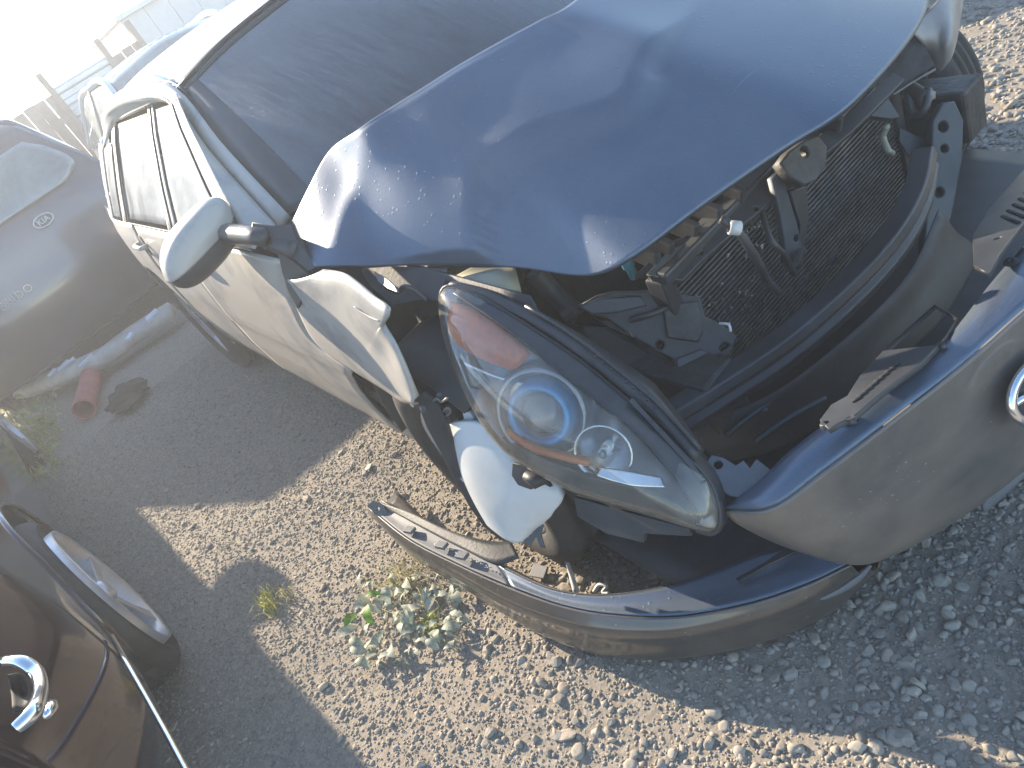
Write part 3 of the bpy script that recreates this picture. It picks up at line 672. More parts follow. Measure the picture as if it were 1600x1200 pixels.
# ---- headlight hanging in its bay
LP0 = W(870, 640, z=.64); LN = np.array((-.77, -.32, .56)); LN /= np.linalg.norm(LN)
out_px = [(700, 447), (688, 466), (692, 512), (706, 560), (728, 612), (752, 655), (785, 698), (830, 731), (890, 764), (960, 788), (1030, 808), (1090, 826), (1113, 831), (1124, 818), (1122, 788), (1108, 752), (1070, 712), (1020, 660), (965, 612), (905, 563), (840, 519), (780, 481), (735, 455)]
head = bpy.data.objects.new('headlight', None); link(head, car)
def closed(P, n):
    P = np.asarray(P, float); k = len(P); Q = np.vstack([P, P, P]); return cr(Q, 3*n+1-0)[n:2*n]
RIM = closed([WP(u, v, LP0, LN) for u, v in out_px], 72); CEN = RIM.mean(0)
def rings(name, scales, m, parent, cap=True, thick=.0, squash=None):
    """concentric copies of the lamp outline: (scale, height along the lamp normal)"""
    V = []; n = len(RIM)
    for s, h in scales: V += list(CEN+(RIM-CEN)*s+LN*h)
    F = quads(len(scales), n, cv=True)
    if cap: F.append(tuple((len(scales)-1)*n+j for j in range(n)))
    return mesh_obj(name, V, F, m, parent, True, thick)
rings('lens', [(1.0, .0), (.985, .010), (.94, .022), (.84, .034), (.66, .045), (.44, .052), (.2, .055), (.05, .056)], MAT['lens'], head)
rings('housing', [(1.0, -.002), (1.012, -.03), (.93, -.075), (.72, -.12), (.45, -.14), (.1, -.145)], MAT['black2'], head)
rings('bezel', [(.985, -.004), (.90, .002), (.80, -.022), (.70, -.050), (.4, -.06), (.1, -.062)], MAT['black_chrome'], head)
rim2 = CEN+(RIM-CEN)*1.004
tube('lens_seam', np.vstack([rim2, rim2[:1]]), .0032, MAT['black2'], head, 8, cap=False)
la, lb, _ = frame_of(LN)
def LPT(u, v, h): return WP(u, v, LP0+LN*h, LN)
pc = LPT(848, 645, -.005)
lathe('projector_shroud', [(.098, -.03), (.096, .008), (.086, .016), (.078, .006), (.070, -.02)], pc, LN+np.array((-.05, -.25, -.1)), MAT['black_chrome'], head, 40)
lathe('projector_ring', [(.068, -.02), (.066, .018), (.055, .026), (.045, .010)], pc, LN+np.array((-.05, -.25, -.1)), MAT['blue_ring'], head, 40)
pd = LN+np.array((-.05, -.25, -.1)); pd /= np.linalg.norm(pd)
lathe('projector_lens', [(.048*math.cos(t), .048*.45*math.sin(t)+.004) for t in np.linspace(0, math.pi/2-.02, 10)], pc, pd, MAT['bulb_glass'], head, 36)
lathe('high_beam_bowl', [(.004, -.042), (.028, -.030), (.044, -.006), (.052, .014), (.055, .012)], LPT(945, 705, .0), pd, MAT['reflector'], head, 32)
lathe('bulb', [(.001, .018), (.009, .014), (.011, -.03)], LPT(945, 705, .0), pd, MAT['chrome'], head, 16)
patch('turn_reflector', [[LPT(705, 470, .012), LPT(760, 492, .018), LPT(830, 552, .012)], [LPT(700, 505, .010), LPT(748, 535, .020), LPT(815, 570, .012)], [LPT(712, 535, .004), LPT(752, 560, .010), LPT(800, 578, .008)]], MAT['amber'], head, 12, 16, .003)
tube('amber_trim', [LPT(795, 672, .018), LPT(832, 698, .022), LPT(880, 712, .022), LPT(922, 722, .018)], .009, MAT['amber'], head, 8, seg=16)
patch('chrome_trim', [[LPT(925, 742, .018), LPT(980, 760, .016), LPT(1040, 762, .012)], [LPT(935, 728, .012), LPT(985, 735, .010), LPT(1035, 745, .006)]], MAT['chrome'], head, 6, 14, .003)
patch('side_reflector', [[LPT(718, 560, .004), LPT(775, 585, .012), LPT(830, 600, .006)], [LPT(735, 605, .0), LPT(778, 615, .004), LPT(815, 630, .0)]], MAT['reflector'], head, 8, 12, .003)
patch('lens_band', [[LPT(u, v, h) for u, v, h in ((708, 458, .020), (760, 492, .037), (810, 527, .043), (883, 587, .048), (940, 632, .049), (983, 665, .048), (1045, 735, .040), (1100, 812, .018))], [LPT(u, v, h) for u, v, h in ((713, 450, .006), (775, 479, .007), (838, 517, .007), (905, 562, .007), (965, 611, .007), (1020, 660, .007), (1080, 725, .007), (1121, 800, .005))]], MAT['black2'], head, 6, 36, .003)
patch('lower_dark_strip', [[LPT(u, v, .014) for u, v in ((786, 682), (850, 716), (930, 742), (1040, 776), (1088, 806))], [LPT(u, v, .004) for u, v in ((800, 706), (862, 746), (945, 777), (1032, 803), (1088, 822))]], MAT['black2'], head, 6, 20, .003)  # dark strip set inside the lens below the amber trim
# upper ledge of the lamp body with ribbed cells
led = cr([LPT(702, 446, -.004), LPT(760, 468, -.004), LPT(840, 512, -.004), LPT(905, 556, -.004), LPT(965, 604, -.004), LPT(1020, 652, -.004), (LPT(1085, 722, -.004))], 30)
wid = np.interp(np.linspace(0, 1, 30), (0, .2, .5, .75, 1), (.012, .028, .042, .055, .030))
G = np.array([[p, p+np.array((.55, -.05, .15))*w*.8, p+np.array((.75, .1, -.15))*w*1.3] for p, w in zip(led, wid)])
mesh_obj('lamp_ledge', G.reshape(-1, 3), quads(30, 3), MAT['black2'], head, True, .004)
tube('lamp_rib', [p+np.array((.02, -.004, .012)) for p in led[8:]], .004, MAT['black2'], head, 6)
for k in range(15, 25):
    p = led[k]+np.array((.012, -.002, .010)); q = led[k]+np.array((.03, .0, .006))
    tube('ledge_rib', [p, q], .0022, MAT['bluegrey'], head, 5)
tube('lamp_tab', [LPT(820, 742, -.01), LPT(838, 752, -.012), LPT(856, 748, -.02)], [.010, .016, .008], MAT['black'], head, 6)
plate('lamp_foot', [(803, 722), (822, 727), (838, 738), (850, 742), (862, 760), (845, 752), (832, 764), (812, 757), (802, 742)], LP0-LN*.02, LN, MAT['black'], head, .01)
plate('lamp_skirt', [(900, 775), (960, 792), (1080, 824), (1082, 836), (1010, 832), (1008, 846), (950, 832), (905, 805)], LP0-LN*.03, LN, MAT['black'], head, .012)
tube('lamp_corner', [LPT(1088, 828, -.004), LPT(1112, 833, -.004), LPT(1126, 820, -.004), LPT(1124, 785, -.004)], .005, MAT['black2'], head, 8, seg=14)
sweep('lamp_spine', cr([LPT(985, 625, .016), LPT(1045, 690, .012), LPT(1092, 745, .006), LPT(1112, 800, .0)], 12), [(-.004, -.004), (.004, -.004), (.004, .004), (-.004, .004)], MAT['black2'], head)

# ---- washer bottle, torn liner and what hangs below the lamp
RN = np.array((-.92, -.24, .31)); RP = W(770, 740, z=.46)
def RPT(u, v, h): return WP(u, v, RP+RN/np.linalg.norm(RN)*h*.6, RN)
rows = [[RPT(705, 662, .0), RPT(728, 655, .012), RPT(765, 660, .015), RPT(800, 700, .01), RPT(835, 730, .0)],
        [RPT(704, 690, .0), RPT(735, 692, .03), RPT(775, 705, .035), RPT(820, 735, .03), RPT(868, 758, .0)],
        [RPT(716, 722, .0), RPT(745, 735, .035), RPT(790, 752, .04), RPT(835, 765, .03), RPT(884, 768, .0)],
        [RPT(728, 745, .0), RPT(757, 768, .028), RPT(800, 780, .035), RPT(840, 782, .022), RPT(870, 786, .0)],
        [RPT(742, 772, -.006), RPT(768, 795, .016), RPT(800, 806, .018), RPT(830, 802, .012), RPT(858, 798, -.006)],
        [RPT(762, 805, -.01), RPT(782, 822, .004), RPT(800, 835, .004), RPT(812, 836, .0), RPT(820, 815, -.01)]]
res = patch('washer_bottle', rows, MAT['white_plastic'], car, 40, 30, .02, -1.0)
for u, v in ((784, 773), (789, 774)):
    lathe('bottle_peg', [(.001, .012), (.005, .011), (.006, .0)], RPT(u, v, .03), RN, MAT['white_plastic'], res, 12)
patch('bottle_seam', [[RPT(714, 733, .004), RPT(745, 752, .036), RPT(795, 772, .042), RPT(840, 776, .026), RPT(878, 776, .003)], [RPT(715, 738, .003), RPT(746, 757, .034), RPT(795, 777, .040), RPT(840, 781, .024), RPT(876, 780, .002)]], MAT['white_plastic'], res, 3, 24, .006, 1.0)
plate('bottle_neck', [(700, 664), (712, 656), (722, 660), (730, 650), (728, 642), (738, 640), (748, 655), (745, 668), (705, 676)], RP, RN, MAT['white_plastic'], res, .02)
plate('bottle_tab', [(824, 792), (842, 795), (846, 808), (838, 812), (826, 808)], RP+RN*.005, RN, MAT['white_plastic'], res, .008, holes=((834, 802, .006),))
LFN = np.array((-.93, -.30, .22)); LFP = W(700, 690, x=-.925)
lin = [(652, 622), (662, 612), (678, 622), (690, 640), (700, 660), (708, 690), (720, 728), (734, 760), (752, 795), (775, 825), (800, 846), (783, 842), (758, 822), (735, 790), (712, 748), (690, 705), (668, 665)]
liner = plate('liner_flap', lin, LFP, LFN, MAT['black'], car, .006, holes=((722, 748, .006),), bevel=.002)
for u, v in ((688, 618), (700, 641), (662, 638)):
    lathe('push_clip', [(.001, .006), (.007, .005), (.009, .0)], WP(u, v, LFP+LFN*.004, LFN), LFN, MAT['bluegrey'], liner, 12)
plate('torn_tab', [(672, 618), (684, 622), (694, 634), (706, 646), (712, 655), (702, 658), (690, 648), (678, 640)], W(690, 638, x=-.88), (-.7, -.6, .3), MAT['black2'], car, .004)
tube('clip_wire', [W(693, 642, x=-.9), W(700, 637, x=-.9), W(704, 643, x=-.9), W(697, 650, x=-.9)], .0025, MAT['steel'], car, 6, seg=16)
tube('clip_wire', [W(676, 627, x=-.9), W(684, 623, x=-.9), W(690, 628, x=-.9), W(699, 622, x=-.9)], .003, MAT['steel'], car, 6, seg=14)
plate('horn_bracket', [(808, 822), (815, 808), (828, 806), (845, 808), (850, 822), (846, 835), (852, 856), (844, 854), (838, 838), (830, 852), (820, 848)], W(830, 830, z=.32), (-.5, -.7, .5), MAT['bluegrey'], car, .006, holes=((835, 815, .004),))
tube('dangling_harness', [W(806, 812, z=.36), W(812, 820, z=.34), W(808, 830, z=.33), W(820, 826, z=.33), W(814, 838, z=.31)], .004, MAT['letters'], car, 6, seg=24)
tube('dangling_cable', [W(858, 812, z=.30), W(890, 814, z=.27), W(915, 806, z=.28), W(935, 795, z=.32)], .003, MAT['black2'], car, 6, seg=20)
tube('dangling_cable', [W(905, 780, z=.36), W(915, 795, z=.30), W(930, 800, z=.28)], .003, MAT['black2'], car, 6, seg=14)

# ---- engine bay
box('engine_block', (-.12, .05, .52), (.62, .50, .38), MAT['engine'], car, bevel=.03)
box('engine_cover', (-.12, .05, .725), (.50, .42, .06), MAT['black2'], car, bevel=.02)
box('subframe', (0, -.05, .24), (1.2, .50, .10), MAT['engine'], car, bevel=.02)
for sx in (-.52, .55):
    box('frame_rail', (sx, -.12, .44), (.10, .90, .14), MAT['engine'], car, bevel=.01)
lathe('strut_tower', [(.001, .10), (.06, .10), (.07, .07), (.13, .05), (.15, -.1)], (-.58, .12, .74), (0, 0, 1), MAT['engine'], car, 28)
# bottle between fender and engine, partly under the hood
bt = patch('coolant_bottle', [[W(735, 418, z=.78), W(775, 418, z=.80), W(805, 418, z=.78)], [W(738, 440, z=.74), W(775, 442, z=.76), W(802, 440, z=.74)], [W(745, 458, z=.70), W(773, 462, z=.72), W(798, 458, z=.70)]], MAT['beige'], car, 10, 12, .06)
lathe('yellow_cap', [(.001, .022), (.020, .022), (.023, .018), (.024, .0), (.016, -.004), (.014, -.03)], W(797, 483, z=.68), (-.3, -.4, .9), MAT['yellow'], car, 18)
lathe('filler_neck', [(.016, .0), (.018, -.10)], W(797, 483, z=.675), (-.3, -.4, .9), MAT['beige'], car, 16)
tube('radiator_hose', [W(835, 425, z=.72), W(862, 455, z=.66), W(890, 480, z=.62), W(905, 492, z=.60)], .024, MAT['black2'], car, 12, seg=18)
tube('radiator_hose', [W(760, 520, z=.56), W(800, 505, z=.58), W(840, 520, z=.54), W(860, 560, z=.48)], .022, MAT['black'], car, 12, seg=18)
lathe('hose_clamp', [(.012, -.014), (.016, -.012), (.012, -.008), (.016, -.004), (.012, 0), (.016, .004), (.012, .008), (.015, .012)], W(886, 488, z=.62), (.8, -.5, .2), MAT['bluegrey'], car, 16)
for k in range(6):
    u0 = 700+k*32; tube('wiring_loom', [W(u0, 480+k*6, z=.62), W(u0+24, 500+k*10, z=.52), W(u0+60, 520+k*12, z=.46), W(u0+90, 560+k*8, z=.40)], .005+.002*(k % 3), MAT['black'], car, 6, seg=16)
for k in range(9):      # connectors and stray wires between lamp and radiator
    u0 = random.uniform(760, 1040); v0 = random.uniform(455, 600); z0 = random.uniform(.46, .60)
    cb = box('connector', W(u0, v0, z=z0), (.03, .022, .018), random.choice((MAT['black2'], MAT['engine'], MAT['letters'] if k == 2 else MAT['black'])), car, rot=(random.uniform(-1, 1), random.uniform(-1, 1), random.uniform(0, 3)), bevel=.003)
    tube('wire', [W(u0, v0, z=z0), W(u0+random.uniform(-40, 40), v0+random.uniform(5, 40), z=z0-.05), W(u0+random.uniform(-70, 70), v0+random.uniform(10, 70), z=z0-.03), W(u0+random.uniform(-110, 90), v0+random.uniform(-20, 60), z=z0-.08)], random.uniform(.0022, .005), MAT['black2'], car, 6, seg=18)
tube('bracket_edge', [WP(u, v, W(1000, 470, z=.62), (-.45, -.72, .53)) for u, v in ((905, 478), (935, 463), (985, 458), (1035, 452), (1068, 452), (1094, 466))], .003, MAT['steel'], car, 6)
tube('bracket_edge', [W(1036, 438, z=.64), W(1042, 450, z=.62), (W(1052, 455, z=.61)), W(1066, 446, z=.62)], .0035, MAT['letters'], car, 6, seg=12)
tube('bracket_edge', [W(1124, 505, z=.56), W(1138, 507, z=.56), W(1142, 518, z=.55)], .003, MAT['letters'], car, 6, seg=8)
# upper radiator support with ribs and slots
UN = np.array((-.05, -.55, .83)); UP = W(1180, 330, z=.665)
us = plate('radiator_support', [(990, 434), (1018, 408), (1040, 385), (1070, 372), (1130, 330), (1205, 272), (1300, 200), (1395, 118), (1412, 128), (1330, 210), (1240, 285), (1190, 330), (1125, 385), (1095, 412), (1066, 442), (1040, 438), (1022, 428)], UP, UN, MAT['black2'], car, .012, holes=((1093, 398, .006), (1052, 434, .006), (1180, 330, .006)), bevel=.002)
for a, b in (((1018, 378), (1030, 372)), ((1040, 362), (1052, 358)), ((1078, 335), (1092, 328)), ((1112, 312), (1130, 300)), ((1150, 282), (1164, 272)), ((1250, 210), (1266, 200)), ((1300, 172), (1318, 160))):
    P = [WP(a[0], a[1]+28, UP+UN*.02, UN), WP(b[0], b[1]+28, UP+UN*.02, UN)]
    box('support_rib', (P[0]+P[1])/2+np.array((0, .04, .01)), (.018, .10, .045), MAT['black2'], us, rot=(rad(20), 0, 0), bevel=.004)
plate('latch_plate', [(1010, 430), (1045, 392), (1070, 382), (1048, 405), (1058, 412), (1070, 392), (1082, 392), (1050, 425), (1030, 434)], UP+UN*.012, UN, MAT['steel'], us, .004)
lathe('coolant_fitting', [(.001, .03), (.012, .03), (.014, .026), (.014, .006), (.010, .0), (.011, -.03)], W(984, 418, z=.68), (-.2, -.2, 1), MAT['teal'], car, 16)
# radiator / condenser: frame and fins
RY = -.445
def RADP(u, v, dy=0.0): return W(u, v, y=RY+dy)
radi = bpy.data.objects.new('radiator', None); link(radi, car)
box('radiator_core', (-.02, RY+.035, .46), (.86, .03, .42), MAT['dark'], radi)
k = 0
for i in range(36):
    z = .275+i*.0112
    box('cooling_tube', (-.02, RY, z), (.84, .012, .0035), MAT['alu'], radi, bevel=.0); k += 1
for sx in (-.455, .415):
    box('header_tank', (sx, RY+.01, .46), (.035, .05, .44), MAT['black2'], radi, bevel=.006)
box('top_rail', (-.02, RY-.005, .685), (.90, .05, .03), MAT['black2'], radi, bevel=.006)
dn_ = bpy.data.objects.new('bent_fins', None); bpy.data.objects.remove(dn_)
V = []; F = []
for k in range(170):
    x = random.gauss(-.30, .07) if k < 90 else random.gauss(-.16, .05); z = random.gauss(.47, .05) if k < 90 else random.gauss(.58, .03)
    s = random.uniform(.003, .008); a = random.uniform(0, 3.1); b = len(V)
    for q in ((-1, 0), (1, 0), (0, 1)):
        V.append((x+s*(q[0]*math.cos(a)-q[1]*math.sin(a)), RY-.008-random.uniform(0, .004), z+s*(q[0]*math.sin(a)+q[1]*math.cos(a))))
    F.append((b, b+1, b+2))
bf = mesh_obj('bent_fins', V, F, MAT['alu'], radi, False); bf['kind'] = 'stuff'
# latch strut in front of the radiator
SP = W(1235, 340, y=-.53); SN = np.array((-.15, -.98, .12))
plate('latch_strut', [(1202, 280), (1216, 268), (1226, 300), (1240, 345), (1249, 385), (1248, 410), (1236, 421), (1225, 412), (1222, 380), (1214, 330)], SP, SN, MAT['bluegrey'], car, .012, holes=((1240, 372, .007),), bevel=.003)
plate('latch_strut', [(1228, 300), (1253, 290), (1258, 340), (1252, 380), (1250, 412), (1240, 420), (1244, 350)], SP+np.array((0, .03, 0)), SN, MAT['black'], car, .02, bevel=.003)
plate('hood_latch', [(1212, 258), (1225, 240), (1250, 222), (1272, 215), (1286, 232), (1284, 262), (1268, 285), (1250, 292), (1228, 280)], W(1250, 255, y=-.55), (-.1, -.9, .35), MAT['engine'], car, .02, holes=((1250, 240, .010),), bevel=.004)
tube('latch_cable', [W(1126, 342, y=-.53), W(1150, 358, y=-.55), W(1170, 385, y=-.56), W(1185, 410, y=-.56), W(1200, 440, y=-.55), W(1215, 456, y=-.54)], .009, MAT['black2'], car, 8, seg=26)
tube('latch_cable', [W(1190, 330, y=-.50), W(1205, 375, y=-.55), W(1228, 400, y=-.56), W(1240, 430, y=-.55)], .006, MAT['black'], car, 8, seg=20)
lathe('cable_clip', [(.010, -.012), (.014, -.01), (.014, .01), (.010, .012)], W(1148, 356, y=-.555), (.6, -.5, -.5), MAT['letters'], car, 14)
# bracket block left of the radiator: stepped black mouldings
BN = np.array((-.45, -.72, .53)); BP = W(1000, 500, z=.60)
blk = plate('lamp_carrier', [(900, 481), (931, 462), (956, 456), (1000, 455), (1037, 450), (1094, 466), (1100, 494), (1125, 506), (1150, 525), (1144, 540), (1112, 562), (1100, 600), (1081, 619), (1060, 610), (1050, 562), (1018, 544), (985, 525), (950, 500), (925, 490)], BP, BN, MAT['black'], car, .03, holes=((1078, 590, .012), (1131, 544, .010), (1030, 539, .008)), bevel=.004)
plate('carrier_step', [(905, 480), (935, 466), (1000, 462), (1010, 478), (960, 490), (925, 492)], BP+BN*.02, BN, MAT['black2'], blk, .02, bevel=.004)
plate('carrier_step', [(1035, 478), (1090, 470), (1098, 520), (1090, 535), (1042, 528)], BP+BN*.02, BN, MAT['engine'], blk, .016, bevel=.004)
plate('carrier_step', [(1056, 560), (1095, 545), (1108, 556), (1098, 598), (1080, 615), (1062, 605)], BP+BN*.016, BN, MAT['black2'], blk, .012, holes=((1078, 590, .012),), bevel=.003)
tube('carrier_bar', [WP(985, 500, BP+BN*.03, BN), WP(1020, 490, BP+BN*.03, BN), WP(1048, 478, BP+BN*.03, BN)], .007, MAT['black2'], blk, 8)
plate('torn_bracket', [(925, 494), (940, 502), (955, 503), (962, 497), (978, 512), (990, 526), (975, 522), (950, 510)], BP+BN*.03, (-.35, .25, .9), MAT['steel'], car, .004)
plate('air_duct', [(910, 510), (950, 512), (1000, 540), (1050, 575), (1062, 615), (1050, 650), (1020, 640), (975, 600), (935, 560)], W(980, 570, z=.50), (-.55, -.7, .45), MAT['black'], car, .02, bevel=.005)
plate('carrier_tab', [(1012, 625), (1035, 622), (1045, 640), (1030, 652), (1015, 642)], W(1028, 636, z=.55), (-.4, -.6, .7), MAT['black2'], car, .004, holes=((1028, 632, .004),))
# crash beam: a curved bar, and the ribbed lower guide in front of it
bm_ = cr([W(1040, 668, z=.46), W(1130, 612, z=.47), W(1230, 545, z=.475), W(1330, 458, z=.475), W(1400, 380, z=.475), W(1438, 310, z=.475), W(1450, 250, z=.47)], 30)
sweep('crash_beam', bm_, [(-.03, -.035), (.015, -.035), (.022, -.012), (.010, 0), (.022, .012), (.015, .035), (-.03, .035)], MAT['black2'], car, bevel=.004)
G = loft([[W(1062, 662, z=.42), W(1200, 618, z=.40), W(1330, 520, z=.40), W(1420, 425, z=.40), W(1465, 330, z=.40)],
          [W(1100, 700, z=.36), W(1210, 650, z=.36), W(1330, 560, z=.36), W(1440, 450, z=.36), W(1490, 360, z=.36)],
          [W(1130, 720, z=.28), W(1240, 690, z=.28), W(1350, 610, z=.28), W(1470, 500, z=.28), W(1530, 400, z=.28)]], 22, 40)
G[:, :, 2] += .006*np.sin(np.linspace(0, 9.5, 22))[:, None]
mesh_obj('air_guide', G.reshape(-1, 3), quads(22, 40), MAT['black'], car, True, .006)
for a, b in (((1135, 680), (1222, 618)), ((1180, 690), (1290, 622)), ((1085, 655), (1200, 640))):
    tube('guide_rib', [W(*a, z=.385), W((a[0]+b[0])/2, (a[1]+b[1])/2-4, z=.392), W(*b, z=.385)], .006, MAT['bluegrey'], car, 6, seg=12)
patch('undertray', [[(-.82, -.30, .17), (-.3, -.30, .18), (.3, -.30, .18), (.82, -.30, .17)], [(-.80, -.60, .15), (-.3, -.66, .16), (.3, -.66, .16), (.8, -.55, .15)], [(-.62, -.80, .14), (-.25, -.90, .14), (.3, -.90, .14), (.70, -.75, .14)]], MAT['black'], car, 16, 24, .006)
# far left corner: frame horn, torn fender, cable loops
plate('frame_horn', [(1451, 192), (1468, 162), (1486, 160), (1500, 190), (1498, 250), (1482, 335), (1466, 400), (1450, 440), (1441, 470), (1438, 390), (1445, 300), (1450, 240)], W(1470, 235, z=.43), (-.35, -.85, .4), MAT['bluegrey'], car, .02, holes=((1470, 234, .009), (1468, 200, .012), (1462, 302, .012)), bevel=.004)
plate('frame_horn_side', [(1405, 200), (1450, 222), (1450, 300), (1436, 270), (1404, 220)], W(1440, 240, z=.42), (-.6, -.7, .4), MAT['bluegrey'], car, .01)
tf = patch('torn_fender', [[W(1420, 48, z=.70), W(1442, 24, z=.71), W(1466, 0, z=.72), W(1490, -30, z=.73)], [W(1440, 68, z=.66), W(1462, 50, z=.67), W(1484, 20, z=.69), W(1500, -30, z=.70)], [W(1448, 84, z=.62), W(1468, 78, z=.63), W(1488, 55, z=.65), W(1504, -20, z=.67)], [W(1462, 104, z=.58), W(1472, 110, z=.58), W(1487, 84, z=.61), W(1500, 30, z=.64)]], simple('torn_metal', (.30, .285, .27), .45, .3, .2, 9, dust=.3), car, 18, 18, .004)
plate('torn_inner_panel', [(1342, 152), (1390, 85), (1420, 52), (1445, 72), (1460, 102), (1430, 122), (1398, 147), (1388, 142), (1365, 155)], W(1400, 105, z=.64), (-.5, -.6, .6), MAT['engine'], car, .004)
tube('torn_edge', [WP(u, v, W(1400, 105, z=.645), (-.5, -.6, .6)) for u, v in ((1356, 162), (1370, 150), (1388, 142), (1398, 147), (1420, 132), (1440, 120), (1462, 108))], .0035, MAT['steel'], car, 6)
plate('support_end', [(1340, 175), (1362, 158), (1384, 156), (1402, 185), (1390, 188), (1358, 184)], W(1370, 172, z=.60), (-.3, -.8, .5), MAT['black2'], car, .02, holes=((1362, 167, .012),))
tube('cable_loop', [W(1386, 196, z=.55), W(1380, 215, z=.52), W(1388, 235, z=.50), W(1394, 240, z=.48)], .008, MAT['beige'], car, 8, seg=14)
tube('cable_loop', [W(1420, 138, z=.58), W(1422, 165, z=.55), W(1432, 180, z=.53), W(1446, 168, z=.55), W(1450, 140, z=.57)], .010, MAT['black2'], car, 8, seg=20)
lathe('lamp_socket', [(.012, -.04), (.018, -.04), (.018, .0), (.022, .004), (.022, .02), (.010, .03)], W(1440, 150, z=.56), (-.2, -.8, -.5), MAT['steel'], car, 18)
patch('left_apron', [[(.62, .35, .85), (.64, -.1, .80), (.60, -.45, .66)], [(.66, .35, .5), (.66, -.1, .5), (.62, -.42, .42)]], MAT['engine'], car, 8, 12, .006)
for (u, v), s in (((1250, 400), .02), ((1300, 405), .016), ((1262, 430), .014)):
    box('foam_scrap', W(u, v, y=-.56), (s, s*.7, s*1.6), MAT['engine'], car, rot=(.4, .7, .3), bevel=.002)

# ================================================================== torn-off bumper cover
bump_ = thing('bumper_cover', 'dirty grey front bumper cover torn loose and sagging onto the gravel', 'bumper')
bpn = MAT['paint_bumper']
def BW(*q): return [W(u, v, z=z) for u, v, z in q]
# central face: top edge, bulge and tucked-under bottom
face = [BW((1132, 796, .47), (1205, 793, .50), (1290, 732, .525), (1400, 648, .54), (1500, 570, .55), (1600, 482, .555), (1720, 380, .55)),
        BW((1158, 818, .43), (1226, 828, .435), (1318, 778, .45), (1424, 700, .46), (1526, 622, .465), (1622, 540, .47), (1745, 440, .47)),
        BW((1225, 850, .34), (1285, 860, .34), (1372, 822, .345), (1472, 752, .35), (1573, 680, .355), (1672, 598, .36), (1785, 505, .36)),
        BW((1300, 874, .24), (1350, 876, .225), (1432, 842, .22), (1532, 778, .225), (1627, 704, .23), (1720, 632, .24), (1830, 552, .24)),
        BW((1320, 878, .16), (1375, 872, .13), (1444, 836, .12), (1534, 778, .12), (1624, 708, .12), (1712, 642, .13), (1812, 562, .13))]
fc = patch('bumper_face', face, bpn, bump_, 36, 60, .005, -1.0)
# top flange (faces the sky)
fl = [face[0], BW((1131, 793, .475), (1198, 768, .515), (1272, 702, .54), (1378, 618, .553), (1478, 540, .56), (1578, 445, .565), (1690, 345, .56)),
      BW((1130, 794, .465), (1185, 752, .50), (1240, 700, .525), (1350, 618, .54), (1445, 568, .545), (1560, 428, .55), (1660, 320, .545))]
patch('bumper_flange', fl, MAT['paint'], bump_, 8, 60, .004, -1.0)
# side wing: ledge below the lamp reaching back to the wheel arch
led_o = BW((578, 793, 0.192), (640, 842, 0.189), (722, 884, 0.183), (800, 918, 0.177), (880, 946, 0.171), (960, 960, 0.168), (1060, 962, 0.165), (1170, 942, 0.165), (1260, 912, 0.168), (1328, 880, 0.174))
led_i = BW((596, 784, 0.195), (655, 818, 0.193), (722, 852, 0.188), (780, 884, 0.182), (858, 920, 0.177), (940, 931, 0.175), (1040, 918, 0.175), (1120, 892, 0.177), (1190, 866, 0.180), (1262, 856, 0.182))
low_m = BW((584, 800, 0.130), (640, 858, 0.121), (730, 912, 0.112), (805, 955, 0.103), (885, 985, 0.094), (965, 1000, 0.090), (1065, 1000, 0.087), (1180, 978, 0.085), (1280, 940, 0.090), (1350, 888, 0.099))
low_b = BW((590, 802, 0.078), (650, 866, 0.065), (745, 925, 0.051), (825, 975, 0.036), (905, 1010, 0.026), (975, 1024, 0.019), (1070, 1024, 0.015), (1190, 1000, 0.012), (1295, 955, 0.015), (1372, 885, 0.022))
low_t = [p+np.array((.10, .05, -.02)) for p in low_b]
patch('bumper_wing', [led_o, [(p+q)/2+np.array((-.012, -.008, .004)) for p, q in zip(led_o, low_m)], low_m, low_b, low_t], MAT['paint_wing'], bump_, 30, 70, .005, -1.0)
lm_ = [(p*.5+q*.5)+np.array((0, 0, -.004)) for p, q in zip(led_i, led_o)]
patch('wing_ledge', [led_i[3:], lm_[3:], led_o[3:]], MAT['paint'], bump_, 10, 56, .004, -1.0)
patch('wing_ledge', [led_i[:4], lm_[:4], led_o[:4]], MAT['primer'], bump_, 10, 26, .004, -1.0)
patch('wing_inner', [led_i, [p+np.array((.02, .015, -.05)) for p in led_i], [p+np.array((.03, .03, -.11)) for p in led_i]], MAT['black'], bump_, 8, 60, .004, 1.0)
# black backing rail along the wing, with torn clips
bk0 = BW((585, 782, .205), (640, 800, .205), (700, 828, .20), (760, 846, .195), (800, 848, .19))
bk1 = BW((600, 790, .20), (655, 822, .195), (720, 856, .19), (775, 882, .185), (812, 872, .185))
patch('wing_rail', [bk0, bk1], MAT['black'], bump_, 5, 30, .006, -1.0)
plate('wing_tip_bracket', [(574, 790), (584, 781), (600, 790), (606, 800), (598, 812), (586, 802)], W(590, 795, z=.205), (-.5, -.5, .7), MAT['primer'], bump_, .008, holes=((592, 795, .006),))
for u, v in ((640, 828), (690, 852), (722, 868)):
    box('rail_clip', W(u, v, z=.205), (.022, .034, .010), MAT['primer'], bump_, rot=(0, .2, .3), bevel=.002)
V = []; F = []
wt = simple('torn_white_plastic', (.55, .55, .52), .5)
for k in range(34):
    t = k/33.0; u = 680+t*85; v = 850+t*36+random.uniform(-5, 3)
    c = W(u, v, z=.20); b = len(V); s = random.uniform(.002, .006)
    for _ in range(3): V.append(c+np.array((random.uniform(-s, s), random.uniform(-s, s), random.uniform(0, s))))
    F.append((b, b+1, b+2))
tf_ = mesh_obj('torn_shards', V, F, wt, bump_, False, .0015); tf_['kind'] = 'stuff'
